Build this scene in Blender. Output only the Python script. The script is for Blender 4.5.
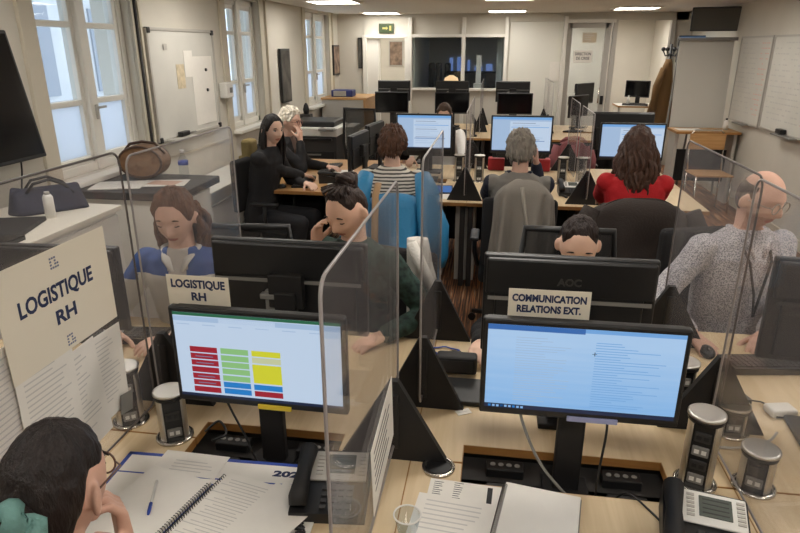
import bpy, bmesh, math, random
import numpy as np
from mathutils import Vector, Matrix, noise
C = bpy.context.scene.collection
for o in list(bpy.data.objects): bpy.data.objects.remove(o)
PI = math.pi
rnd = random.Random(7)

# ------------------------------------------------------------------ camera, world, exposure
cd = bpy.data.cameras.new('camera'); cam = bpy.data.objects.new('camera', cd); C.objects.link(cam)
cd.sensor_width = 36; cd.lens = 620 / 800 * 36; cd.clip_start = 0.02
cam.location = (0, 0, 1.88); cam.rotation_euler = (PI/2 - math.radians(19.5), 0, math.radians(8.65))
bpy.context.scene.camera = cam
W = bpy.data.worlds.new('world'); bpy.context.scene.world = W; W.use_nodes = True
W.node_tree.nodes['Background'].inputs[0].default_value = (0.74, 0.85, 1.0, 1)
W.node_tree.nodes['Background'].inputs[1].default_value = 2.2
vs = bpy.context.scene.view_settings
vs.view_transform = 'Standard'; vs.look = 'None'; vs.gamma = 1; vs.use_curve_mapping = False
vs.exposure = 0.0
bpy.context.scene.cycles.transparent_max_bounces = 48
LAMP = 16.5            # radiance of the ceiling panels

# ------------------------------------------------------------------ materials
def lin(c):
    r = []
    for v in c[:3]:
        v = v / 255
        r.append(v / 12.92 if v <= .04045 else ((v + .055) / 1.055) ** 2.4)
    return (*r, 1)
MATS = {}
def mat(name, col, rough=.6, metal=0, noise_amt=0, nscale=8, bump=0, bscale=60, spec=.5, stretch=None, trans=0, emit=0):
    if name in MATS: return MATS[name]
    m = bpy.data.materials.new(name); m.use_nodes = True
    nt = m.node_tree; b = nt.nodes['Principled BSDF']
    b.inputs['Base Color'].default_value = lin(col); b.inputs['Roughness'].default_value = rough
    b.inputs['Metallic'].default_value = metal; b.inputs['Specular IOR Level'].default_value = spec
    if trans: b.inputs['Transmission Weight'].default_value = trans
    if emit:
        b.inputs['Emission Color'].default_value = lin(col); b.inputs['Emission Strength'].default_value = emit
        b.inputs['Base Color'].default_value = (0.01, 0.01, 0.01, 1)
    tc = nt.nodes.new('ShaderNodeTexCoord'); mp = nt.nodes.new('ShaderNodeMapping')
    nt.links.new(tc.outputs['Object'], mp.inputs[0])
    if stretch: mp.inputs['Scale'].default_value = stretch
    if noise_amt:
        n = nt.nodes.new('ShaderNodeTexNoise'); n.inputs['Scale'].default_value = nscale; n.inputs['Detail'].default_value = 4
        nt.links.new(mp.outputs[0], n.inputs['Vector'])
        r = nt.nodes.new('ShaderNodeValToRGB'); c = lin(col)
        r.color_ramp.elements[0].position = .3; r.color_ramp.elements[1].position = .7
        r.color_ramp.elements[0].color = tuple(v * (1 - noise_amt) for v in c[:3]) + (1,)
        r.color_ramp.elements[1].color = tuple(min(1, v * (1 + noise_amt)) for v in c[:3]) + (1,)
        nt.links.new(n.outputs['Fac'], r.inputs[0]); nt.links.new(r.outputs[0], b.inputs['Base Color'])
    if bump:
        n = nt.nodes.new('ShaderNodeTexNoise'); n.inputs['Scale'].default_value = bscale; n.inputs['Detail'].default_value = 3
        nt.links.new(mp.outputs[0], n.inputs['Vector'])
        bp = nt.nodes.new('ShaderNodeBump'); bp.inputs['Strength'].default_value = bump; bp.inputs['Distance'].default_value = .01
        nt.links.new(n.outputs['Fac'], bp.inputs['Height']); nt.links.new(bp.outputs[0], b.inputs['Normal'])
    MATS[name] = m; return m

def glassy(name, tint, haze, hazecol, gloss=.12, rough=.03):
    m = bpy.data.materials.new(name); m.use_nodes = True; nt = m.node_tree; nt.nodes.clear()
    out = nt.nodes.new('ShaderNodeOutputMaterial'); t = nt.nodes.new('ShaderNodeBsdfTransparent'); t.inputs[0].default_value = (*tint, 1)
    d = nt.nodes.new('ShaderNodeBsdfDiffuse'); d.inputs[0].default_value = lin(hazecol)
    g = nt.nodes.new('ShaderNodeBsdfGlossy'); g.inputs['Roughness'].default_value = rough
    lf = nt.nodes.new('ShaderNodeLayerWeight'); lf.inputs[0].default_value = .5
    lp = nt.nodes.new('ShaderNodeMath'); lp.operation = 'POWER'; lp.inputs[1].default_value = 5; nt.links.new(lf.outputs['Facing'], lp.inputs[0])
    lw = nt.nodes.new('ShaderNodeMath'); lw.operation = 'MULTIPLY_ADD'; lw.inputs[1].default_value = gloss * 3; lw.inputs[2].default_value = .025; nt.links.new(lp.outputs[0], lw.inputs[0])
    m1 = nt.nodes.new('ShaderNodeMixShader'); m1.inputs[0].default_value = haze
    m2 = nt.nodes.new('ShaderNodeMixShader')
    nt.links.new(t.outputs[0], m1.inputs[1]); nt.links.new(d.outputs[0], m1.inputs[2])
    nt.links.new(lw.outputs[0], m2.inputs[0]); nt.links.new(m1.outputs[0], m2.inputs[1]); nt.links.new(g.outputs[0], m2.inputs[2])
    nt.links.new(m2.outputs[0], out.inputs[0]); MATS[name] = m; return m
ACRYL = glassy('acrylic', (.975, .972, .975), .075, (190, 186, 188))
GLASS = glassy('clear_glass', (.9, .93, .95), .01, (200, 210, 215))

def frosted():
    m = bpy.data.materials.new('frosted_glass'); m.use_nodes = True; nt = m.node_tree; nt.nodes.clear()
    out = nt.nodes.new('ShaderNodeOutputMaterial'); t = nt.nodes.new('ShaderNodeBsdfTranslucent'); t.inputs[0].default_value = (.86, .9, .95, 1)
    d = nt.nodes.new('ShaderNodeBsdfDiffuse'); d.inputs[0].default_value = (.7, .76, .82, 1)
    x = nt.nodes.new('ShaderNodeMixShader'); x.inputs[0].default_value = .25
    nt.links.new(t.outputs[0], x.inputs[1]); nt.links.new(d.outputs[0], x.inputs[2]); nt.links.new(x.outputs[0], out.inputs[0]); return m
FROST = frosted()

def stripes_mat():
    m = bpy.data.materials.new('striped_carpet'); m.use_nodes = True; nt = m.node_tree; b = nt.nodes['Principled BSDF']; b.inputs['Roughness'].default_value = .95
    tc = nt.nodes.new('ShaderNodeTexCoord'); mp = nt.nodes.new('ShaderNodeMapping'); mp.inputs['Scale'].default_value = (75, 2.2, 1)
    n = nt.nodes.new('ShaderNodeTexNoise'); n.inputs['Scale'].default_value = 1; n.inputs['Detail'].default_value = 1
    r = nt.nodes.new('ShaderNodeValToRGB'); cr = r.color_ramp
    cols = [(.36, (70, 52, 42)), (.45, (128, 84, 56)), (.52, (84, 68, 58)), (.58, (188, 122, 72)), (.64, (130, 106, 84)), (.72, (206, 168, 128))]
    cr.elements[0].position, cr.elements[0].color = cols[0][0], lin(cols[0][1])
    cr.elements[1].position, cr.elements[1].color = cols[-1][0], lin(cols[-1][1])
    for p, c in cols[1:-1]:
        e = cr.elements.new(p); e.color = lin(c)
    nt.links.new(tc.outputs['Object'], mp.inputs[0]); nt.links.new(mp.outputs[0], n.inputs['Vector']); nt.links.new(n.outputs['Fac'], r.inputs[0]); nt.links.new(r.outputs[0], b.inputs['Base Color'])
    return m
CARPET = stripes_mat()

def wood(name, c1, c2, axis='x', rough=.45):
    m = bpy.data.materials.new(name); m.use_nodes = True; nt = m.node_tree; b = nt.nodes['Principled BSDF']; b.inputs['Roughness'].default_value = rough
    tc = nt.nodes.new('ShaderNodeTexCoord'); mp = nt.nodes.new('ShaderNodeMapping')
    mp.inputs['Scale'].default_value = (1.5, 26, 26) if axis == 'x' else (26, 1.5, 26)
    n = nt.nodes.new('ShaderNodeTexNoise'); n.inputs['Scale'].default_value = 1.6; n.inputs['Detail'].default_value = 5; n.inputs['Distortion'].default_value = .6
    r = nt.nodes.new('ShaderNodeValToRGB'); r.color_ramp.elements[0].position = .3; r.color_ramp.elements[1].position = .72
    r.color_ramp.elements[0].color = lin(c1); r.color_ramp.elements[1].color = lin(c2)
    nt.links.new(tc.outputs['Object'], mp.inputs[0]); nt.links.new(mp.outputs[0], n.inputs['Vector']); nt.links.new(n.outputs['Fac'], r.inputs[0]); nt.links.new(r.outputs[0], b.inputs['Base Color'])
    MATS[name] = m; return m
MAPLE = wood('maple', (204, 180, 142), (218, 196, 160), 'y')
OAK = wood('oak', (176, 132, 82), (198, 156, 104), 'x')
EDGE = wood('oak_edge', (150, 104, 52), (172, 126, 72), 'x')

WALL = mat('wall_paint', (206, 201, 189), .8, noise_amt=.03, nscale=3)
WALLP = mat('wall_panel_paint', (200, 192, 174), .7)
CEIL = mat('ceiling_tile', (224, 221, 213), .9, noise_amt=.03, nscale=30)
WHITE = mat('white_lacquer', (226, 223, 214), .45)
WHITEP = mat('white_plastic', (226, 224, 218), .4)
PAPER = mat('paper', (232, 228, 220), .8, noise_amt=.02, nscale=20)
CREAM = mat('cream_card', (230, 222, 204), .75)
BLACK = mat('black_plastic', (26, 26, 27), .42)
MATTE = mat('matte_black', (22, 21, 22), .62)
GLOSS = mat('gloss_black', (12, 12, 14), .12)
DARK = mat('dark_grey', (52, 50, 49), .6)
GREY = mat('mid_grey', (128, 126, 122), .55)
LGREY = mat('light_grey', (178, 174, 166), .55)
ALU = mat('brushed_aluminium', (206, 203, 197), .3, 1, bump=.15, bscale=90, stretch=(40, 40, 1))
STEEL = mat('chrome', (210, 206, 200), .18, 1)
FABRIC = mat('black_fabric', (30, 29, 30), .95, bump=.4, bscale=300)
EDGEM = mat('acrylic_edge', (150, 144, 142), .3)
EDGED = mat('acrylic_edge_dark', (84, 76, 72), .35)
INK = mat('navy_ink', (34, 46, 82), .7)
INKK = mat('black_ink', (34, 34, 38), .7)
PRINT = mat('grey_print', (202, 199, 195), .8)
BLUE = mat('blue_binding', (44, 72, 160), .5)

# ------------------------------------------------------------------ mesh builder
class MB:
    def __init__(s): s.bm = bmesh.new(); s.mi = 0
    def _merge(s, t, M=None):
        if M is not None: t.transform(M)
        vm = {}
        for v in t.verts: vm[v] = s.bm.verts.new(v.co)
        for f in t.faces:
            try: nf = s.bm.faces.new([vm[v] for v in f.verts]); nf.material_index = s.mi; nf.smooth = f.smooth
            except ValueError: pass
        t.free(); return s
    def m(s, i): s.mi = i; return s
    def box(s, c, d, bev=0, M=None, seg=2):
        t = bmesh.new(); bmesh.ops.create_cube(t, size=1)
        for v in t.verts: v.co = Vector((v.co.x * d[0], v.co.y * d[1], v.co.z * d[2]))
        if bev:
            bmesh.ops.bevel(t, geom=list(t.edges), offset=min(bev, min(d) * .49), segments=seg, affect='EDGES', profile=.5)
            for f in t.faces: f.smooth = False
        t.transform(Matrix.Translation(c)); return s._merge(t, M)
    def prism(s, poly, z0, z1, axis='z', M=None, bev=0):
        """poly: 2D points; extruded along axis (z: xy, y: xz, x: yz)"""
        t = bmesh.new(); f = {'z': lambda p, h: (p[0], p[1], h), 'y': lambda p, h: (p[0], h, p[1]), 'x': lambda p, h: (h, p[0], p[1])}[axis]
        a = [t.verts.new(f(p, z0)) for p in poly]; b = [t.verts.new(f(p, z1)) for p in poly]; n = len(poly)
        t.faces.new(a[::-1]); t.faces.new(b)
        for i in range(n): t.faces.new((a[i], a[(i + 1) % n], b[(i + 1) % n], b[i]))
        bmesh.ops.recalc_face_normals(t, faces=list(t.faces))
        if bev: bmesh.ops.bevel(t, geom=list(t.edges), offset=bev, segments=2, affect='EDGES', profile=.5)
        return s._merge(t, M)
    def lathe(s, prof, c=(0, 0, 0), seg=24, M=None):
        t = bmesh.new(); rings = []
        for r, z in prof:
            rings.append([t.verts.new((c[0] + r * math.cos(2 * PI * k / seg), c[1] + r * math.sin(2 * PI * k / seg), c[2] + z)) for k in range(seg)])
        for a, b in zip(rings, rings[1:]):
            for k in range(seg): t.faces.new((a[k], a[(k + 1) % seg], b[(k + 1) % seg], b[k])).smooth = True
        t.faces.new(rings[0][::-1]); t.faces.new(rings[-1]); return s._merge(t, M)
    def tube(s, pts, r, seg=10, M=None, caps=True, flat=None):
        pts = [Vector(p) for p in pts]; n = len(pts)
        rr = r if isinstance(r, (list, tuple)) else [r] * n
        t = bmesh.new(); rings = []; up = None
        for i, p in enumerate(pts):
            d = (pts[min(i + 1, n - 1)] - pts[max(i - 1, 0)])
            d = d.normalized() if d.length > 1e-9 else Vector((0, 0, 1))
            if up is None: up = Vector((0, 0, 1)) if abs(d.z) < .9 else Vector((1, 0, 0))
            a = d.cross(up); a = a.normalized() if a.length > 1e-6 else d.orthogonal().normalized()
            b = a.cross(d).normalized(); up = b
            f = flat if flat else 1
            rings.append([t.verts.new(p + a * rr[i] * math.cos(2 * PI * k / seg) + b * rr[i] * f * math.sin(2 * PI * k / seg)) for k in range(seg)])
        for a, b in zip(rings, rings[1:]):
            for k in range(seg): t.faces.new((a[k], a[(k + 1) % seg], b[(k + 1) % seg], b[k])).smooth = True
        if caps: t.faces.new(rings[0][::-1]); t.faces.new(rings[-1])
        bmesh.ops.recalc_face_normals(t, faces=list(t.faces))
        return s._merge(t, M)
    def cap(s, a, b, ra, rb, seg=14):
        """tapered capsule with round ends"""
        a, b = Vector(a), Vector(b); d = (b - a); L = d.length; d = d.normalized() if L > 1e-6 else Vector((0, 0, 1))
        pts, rr = [], []
        for k in range(5):
            th = PI / 2 * (1 - k / 4.0); pts.append(a - d * ra * math.sin(th)); rr.append(max(ra * math.cos(th), ra * .05))
        for k in range(1, 5):
            pass
        for k in range(5):
            th = PI / 2 * (k / 4.0); pts.append(b + d * rb * math.sin(th)); rr.append(max(rb * math.cos(th), rb * .05))
        return s.tube(pts, rr, seg)
    def ell(s, c, d, M=None, seg=20, rings=14):
        t = bmesh.new(); bmesh.ops.create_uvsphere(t, u_segments=seg, v_segments=rings, radius=1)
        for v in t.verts: v.co = Vector((v.co.x * d[0], v.co.y * d[1], v.co.z * d[2]))
        for f in t.faces: f.smooth = True
        if M is not None: t.transform(M)
        t.transform(Matrix.Translation(c)); return s._merge(t)
    def torus(s, c, R, r, M=None, seg=28, sub=8):
        pts = [(R * math.cos(2 * PI * k / seg), R * math.sin(2 * PI * k / seg), 0) for k in range(seg + 1)]
        T = Matrix.Translation(c) @ (M if M is not None else Matrix())
        return s.tube(pts, r, sub, T, caps=False)
    def quad(s, p): 
        f = s.bm.faces.new([s.bm.verts.new(q) for q in p]); f.material_index = s.mi; return s
    def loft(s, rings, closed=True, smooth=True):
        """rings: lists of points, same count"""
        R = [[s.bm.verts.new(p) for p in r] for r in rings]; n = len(R[0])
        for a, b in zip(R, R[1:]):
            for k in range(n):
                f = s.bm.faces.new((a[k], a[(k + 1) % n], b[(k + 1) % n], b[k])); f.smooth = smooth; f.material_index = s.mi
        if closed:
            for r in (R[0][::-1], R[-1]):
                f = s.bm.faces.new(r); f.material_index = s.mi
        return s
    def obj(s, name, mats, parent=None, kind=None, fix=False):
        me = bpy.data.meshes.new(name)
        if fix: bmesh.ops.recalc_face_normals(s.bm, faces=list(s.bm.faces))
        s.bm.to_mesh(me); s.bm.free()
        return link(name, me, mats, parent, kind)
def link(name, me, mats, parent=None, kind=None):
    if not isinstance(mats, (list, tuple)): mats = [mats]
    while len(me.materials) > len(mats): me.materials.pop()
    for i, x in enumerate(mats):
        if i < len(me.materials): me.materials[i] = x
        else: me.materials.append(x)
    o = bpy.data.objects.new(name, me); C.objects.link(o)
    if parent is not None: o.parent = parent
    if kind: o['kind'] = kind
    return o
def thing(name, label, cat, loc=(0, 0, 0), rz=0, group=None):
    o = bpy.data.objects.new(name, None); o.empty_display_size = .05; C.objects.link(o)
    o.location = loc; o.rotation_euler = (0, 0, rz); o['label'] = label; o['category'] = cat
    if group: o['group'] = group
    return o
def tag(o, label, cat, group=None):
    o['label'] = label; o['category'] = cat
    if group: o['group'] = group
    return o
def place(o, loc, rz=0, rx=0, ry=0): o.location = loc; o.rotation_euler = (rx, ry, rz); return o
def struct(name, mb, mats, parent=None): return mb.obj(name, mats, parent, None if parent is not None else 'structure')
def dup(root, loc, rz, label, group=None):
    r = root.copy(); C.objects.link(r); r.location = loc; r.rotation_euler = (0, 0, rz); r['label'] = label
    if group: r['group'] = group
    for ch in list(root.children):
        c = ch.copy(); C.objects.link(c); c.parent = r
        for g in list(ch.children):
            d = g.copy(); C.objects.link(d); d.parent = c
    return r
TMP = bpy.data.scenes.new('workbench')      # scratch scene for evaluating modifiers and text, removed at the end
def evaluated(t):
    vl = TMP.view_layers[0]; vl.update(); dg = vl.depsgraph
    return bpy.data.meshes.new_from_object(t.evaluated_get(dg), depsgraph=dg)
def bake(src_me, mods):
    t = bpy.data.objects.new('tmp', src_me); TMP.collection.objects.link(t)
    for kind, kw in mods:
        md = t.modifiers.new(kind, kind)
        for k, v in kw.items(): setattr(md, k, v)
    me = evaluated(t); bpy.data.objects.remove(t); return me
def remesh(mb, vox, it=4, fac=.5):
    me = bpy.data.meshes.new('tmp'); mb.bm.to_mesh(me); mb.bm.free()
    r = bake(me, [('REMESH', dict(mode='VOXEL', voxel_size=vox, use_smooth_shade=True)), ('SMOOTH', dict(factor=fac, iterations=it))])
    r.polygons.foreach_set('use_smooth', [True] * len(r.polygons)); return r
def text(name, body, size, m, parent, M, bold=0, width=None, align='CENTER', space=.85):
    cu = bpy.data.curves.new('tmp', 'FONT'); cu.body = body; cu.size = size; cu.align_x = align; cu.align_y = 'CENTER'
    cu.extrude = .0003; cu.offset = bold; cu.space_line = space; cu.resolution_u = 3
    t = bpy.data.objects.new('tmp', cu); TMP.collection.objects.link(t)
    me = evaluated(t); bpy.data.objects.remove(t)
    if width:
        xs = [v.co.x for v in me.vertices]; k = width / (max(xs) - min(xs))
        me.transform(Matrix.Diagonal((k, 1, 1, 1)))
    me.transform(M); return link(name, me, m, parent)
def RX(a): return Matrix.Rotation(a, 4, 'X')
def RY(a): return Matrix.Rotation(a, 4, 'Y')
def RZ(a): return Matrix.Rotation(a, 4, 'Z')
def T(*p): return Matrix.Translation(p)
def sm(a, b, x):
    t = np.clip((x - a) / (b - a), 0, 1); return t * t * (3 - 2 * t)
# ------------------------------------------------------------------ room shell
XL, XR, YB, ZC, YF = -2.75, 2.98, 11.0, 2.40, -1.6
m = MB().box((.1, 6.0, -.05), (6.6, 16.4, .1)); struct('floor', m, CARPET)
def ceiling_mat():
    mm = CEIL; nt = mm.node_tree; return mm
m = MB().box((.1, 6.0, ZC + .05), (6.6, 16.4, .1)); struct('ceiling', m, CEIL)
# left wall with three window openings
WINS = [(3.58, 4.62), (6.34, 7.28), (9.08, 10.36)]
ZS, ZT = 1.05, 2.36
m = MB(); y = YF
for a, b in WINS:
    m.box((XL - .15, (y + a) / 2, 1.2), (.3, a - y, 2.4)); m.box((XL - .15, (a + b) / 2, ZS / 2), (.3, b - a, ZS)); m.box((XL - .15, (a + b) / 2, (ZT + 2.4) / 2), (.3, b - a, 2.4 - ZT)); y = b
m.box((XL - .15, (y + 13.6) / 2, 1.2), (.3, 13.6 - y, 2.4)); struct('wall_left', m, WALL)
m = MB().box((XR + .1, 6, 1.2), (.2, 15.2, 2.4)); struct('wall_right', m, WALL)
m = MB().box((.1, YF - .1, 1.2), (5.9, .2, 2.4)); struct('wall_front', m, WALL)
for i, (a, b) in enumerate(WINS):
    w = MB(); xc = XL - .1
    for yy in (a + .03, b - .03): w.box((xc, yy, (ZS + ZT) / 2), (.09, .06, ZT - ZS), .006)
    for zz in (ZS + .03, ZT - .03): w.box((xc, (a + b) / 2, zz), (.09, b - a, .06), .006)
    mid = (a + b) / 2
    w.box((xc + .015, mid, (ZS + ZT) / 2), (.1, .1, ZT - ZS), .01)
    for zz in (1.52, 2.02): w.box((xc, mid, zz), (.06, b - a - .1, .04), .006)
    for y0, y1 in ((a + .06, mid - .05), (mid + .05, b - .06)):
        for yy in (y0 + .02, y1 - .02): w.box((xc, yy, (ZS + ZT) / 2), (.07, .04, ZT - ZS - .1), .006)
        for zz in (ZS + .085, ZT - .08): w.box((xc, (y0 + y1) / 2, zz), (.07, y1 - y0, .05), .006)
    wo = struct('window_%d' % (i + 1), w, WHITE)
    MB().box((xc, mid, (ZS + 1.52) / 2), (.008, b - a - .1, 1.52 - ZS - .03)).obj('frosted_pane', FROST, wo)
    MB().box((xc, mid, (1.52 + ZT) / 2), (.006, b - a - .1, ZT - 1.52 - .03)).obj('clear_pane', GLASS, wo)
    MB().box((XL + .03, mid, ZS - .02), (.16, b - a + .1, .035), .006).obj('window_sill', WHITE, wo)
    h = MB().box((xc + .075, mid, 1.45), (.02, .018, .1), .004).box((xc + .09, mid + .04, 1.48), (.014, .1, .016), .004); h.obj('window_handle', LGREY, wo)
    t = MB()
    for yy in (a - .07, b + .07): t.box((XL + .012, yy, 1.2), (.024, .13, 2.4), .004)
    struct('trim_%d' % (i + 2), t, WALLP)
# panelling seam, pipe casing and baseboard on the left wall
t = MB()
for yy in (4.71, 7.46, 10.55): t.box((XL + .02, yy, 1.2), (.04, .03, 2.4), .004)
t.box((XL + .006, 4, .98), (.012, 11, .02)); struct('trim_5', t, WALLP)
t = MB().tube([(XL + .03, 4.665, 0), (XL + .03, 4.665, 2.4)], .012); struct('trim_6', t, DARK)
struct('baseboard_left', MB().box((XL + .008, 4.7, .05), (.016, 12.6, .1)), WALLP)
struct('baseboard_right', MB().box((XR - .008, 4.7, .05), (.016, 12.6, .1)), WALLP)
# the street side seen through the clear panes
f = tag(MB().box((-9, 6, 3), (.5, 22, 9)).obj('building', mat('facade_stone', (206, 206, 204), .9, noise_amt=.08, nscale=1.5)), 'pale facade across the street seen through the left windows', 'building')
fw_ = MB()
for k in range(8):
    for z in (1.8, 4.6): fw_.box((-8.74, -2.5 + k * 2.3, z), (.06, 1.0, 1.7))
fw_.obj('window', mat('far_window', (150, 154, 160), .3), f)
# back wall: header, piers, glazing, rooms behind
m = MB(); hb = (2.05 + ZC) / 2
m.box((-2.53, YB + .05, 1.2), (.46, .1, 2.4))                     # pier by the door
m.box((-1.1, YB + .05, (2.06 + ZC) / 2), (2.42, .1, ZC - 2.06))   # header over door and glazing
m.box((-.69, YB + .05, .6), (1.6, .1, 1.2))                       # sill wall under the dark glazing
m.box((.56, YB + .05, (2.27 + ZC) / 2), (.9, .1, ZC - 2.27)); m.box((1.95, YB + .05, (2.28 + ZC) / 2), (1.9, .1, ZC - 2.28))
m.box((2.86, YB + .05, 1.2), (.3, .1, 2.4)); struct('wall_back', m, WALL)
struct('trim_7', MB().box((.575, YB + .03, 1.13), (.84, .05, 2.27)), mat('white_partition', (226, 224, 214), .5))
t = MB()
for x in (-1.49, -.6, .1, 1.03): t.box((x, YB - .01, 1.17), (.06, .14, 2.34), .006)
t.box((-.69, YB - .01, 2.055), (1.6, .13, .05), .004); t.box((-.69, YB - .01, 1.2), (1.6, .13, .04), .004); t.box((1.4, YB - .01, 2.27), (.8, .13, .05))
struct('trim_8', t, WHITE)
g = MB().box((-1.045, YB + .02, 1.63), (.83, .01, .82)).box((-.25, YB + .02, 1.63), (.64, .01, .82)); struct('window_4', g, GLASS)
# door with clear pane, half open doorway on the left, glazed door on the right
d = MB()
for x in (-2.27, -1.55): d.box((x, YB, 1.02), (.07, .13, 2.04), .006)
d.box((-1.91, YB, 2.05), (.8, .13, .05)); do = struct('door_1', d, WHITE)
MB().box((-2.15, YB + .02, 1.0), (.2, .04, 2.0), .004).box((-2.04, YB + .05, 1.0), (.03, .05, 2.0)).obj('door_leaf', WHITE, do)
MB().tube([(-2.09, YB - .04, 1.02), (-2.09, YB - .04, 1.14)], .012).obj('door_handle', STEEL, do)
d = MB()
for x in (1.1, 1.7): d.box((x, YB + .02, 1.12), (.09, .05, 2.24), .004)
for z in (2.21, .06): d.box((1.4, YB + .02, z), (.6, .05, .09))
do = struct('door_2', d, LGREY)
MB().box((1.4, YB + .02, 1.14), (.54, .01, 2.1)).obj('pane', GLASS, do)
MB().box((1.7, YB - .02, 1.05), (.05, .03, .14), .004).obj('lock_case', BLACK, do)
MB().tube([(1.64, YB - .05, 1.0), (1.64, YB - .05, 1.25)], .01).obj('door_handle', STEEL, do)
t = MB().box((1.8, YB, 1.14), (.07, .12, 2.28)).box((2.68, YB, 1.14), (.07, .12, 2.28)); struct('trim_9', t, LGREY)
# rooms behind the glass
m = MB().box((.1, 13.65, 1.2), (6.4, .1, 2.4)); struct('wall_rear', m, WALL)
struct('wall_partition', MB().box((-1.5, 12.35, 1.2), (.06, 2.5, 2.4)), WALL)
m = MB().box((.12, 12.35, 1.2), (.06, 2.5, 2.4)); struct('wall_inner', m, WALL)
m = MB().box((-.69, 13.56, 1.2), (1.55, .04, 2.4)).box((-1.45, 12.3, 1.2), (.02, 2.4, 2.4)).box((.07, 12.3, 1.2), (.02, 2.4, 2.4)).box((-.69, 12.3, 2.38), (1.54, 2.4, .02)); struct('wall_dark', m, mat('dark_paint', (215, 215, 206), .8))
m = MB()
for x, z, w, h in ((-.98, 1.62, .07, .3), (-.8, 1.6, .12, .36), (-.42, 1.5, .16, .2), (-.2, 1.5, .13, .3), (-.62, 1.55, .05, .35)): m.box((x, 13.52, z - .1), (w, .02, h))
struct('window_5', m, mat('dusk_window', (120, 150, 215), emit=.55))
cu = MB()
for x in (-1.25, -1.12, -.95): cu.box((x, 12.2, 1.35), (.1, .3, .5), .03)
cu.box((-.5, 12.2, 1.3), (1.0, .4, .3), .03); tag(cu.obj('storage_pile', MATTE), 'dark pile of stored equipment behind the dark glazing', 'equipment')
tag(MB().box((.0, 11.5, 1.3), (.1, .05, 1.6), .004).obj('lit_end_strip', mat('pale_light_paint', (176, 182, 180), .7)), 'pale strip painted for the light at the right end of the dark glazing', 'lit_end_strip')  # pale colour put in for the brighter, lit end of this glazing
tag(MB().box((-.35, 11.4, 1.5), (.09, .06, .5), .01).box((-.35, 11.4, 1.2), (.16, .12, .16), .01).obj('roll_up_sign', WHITE), 'narrow pale upright box behind the dark glazing', 'box')
# whiteboards of paint: ceiling lights
PANEL = mat('light_diffuser', (255, 249, 240), emit=LAMP)
lights = [(-2.0, 7.86, 'ceiling light panel at left before the poster wall'), (-1.9, 10.52, 'ceiling light panel nearest the green exit sign'), (.08, 10.2, 'middle ceiling light panel of the far row'), (1.85, 9.72, 'ceiling light panel at the right above the glazed door')]
lights += [(x, y, None) for x, y in ((.08, 7.5), (1.85, 7.2), (-2.0, 5.2), (.08, 5.0), (1.85, 4.8), (-2.0, 2.6), (.08, 2.5), (1.85, 2.4), (-1.6, .2), (.4, .2), (2.0, .2))]
L0 = None
for x, y, lb in lights:
    lb = lb or 'square ceiling light panel overhead outside the frame'
    if L0 is None:
        L0 = thing('ceiling_light', lb, 'ceiling light', (x, y, ZC - .006), 0, 'square ceiling light panels')
        MB().box((0, .285, -.004), (.6, .03, .02)).box((0, -.285, -.004), (.6, .03, .02)).box((.285, 0, -.004), (.03, .54, .02)).box((-.285, 0, -.004), (.03, .54, .02)).obj('light_frame', WHITE, L0)
        MB().box((0, 0, 0), (.54, .54, .01)).obj('diffuser', PANEL, L0)
    else: dup(L0, (x, y, ZC - .006), 0, lb)
for x, y, lb in ((-2.1, 11.6, 'added unseen light panel brightening the room behind the left doorway'), (.9, 12.9, 'added unseen light panel brightening the room behind the glazed door'), (-2.1, 12.6, 'ceiling light panel in the lit room behind the left doorway'), (1.5, 12.3, 'ceiling light panel in the room behind the glazed door'),(2.3, 12.3, 'ceiling light panel above the white table in the far room')): dup(L0, (x, y, ZC - .006), 0, lb)  # first two panels are unseen extras, added to brighten these back rooms
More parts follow.
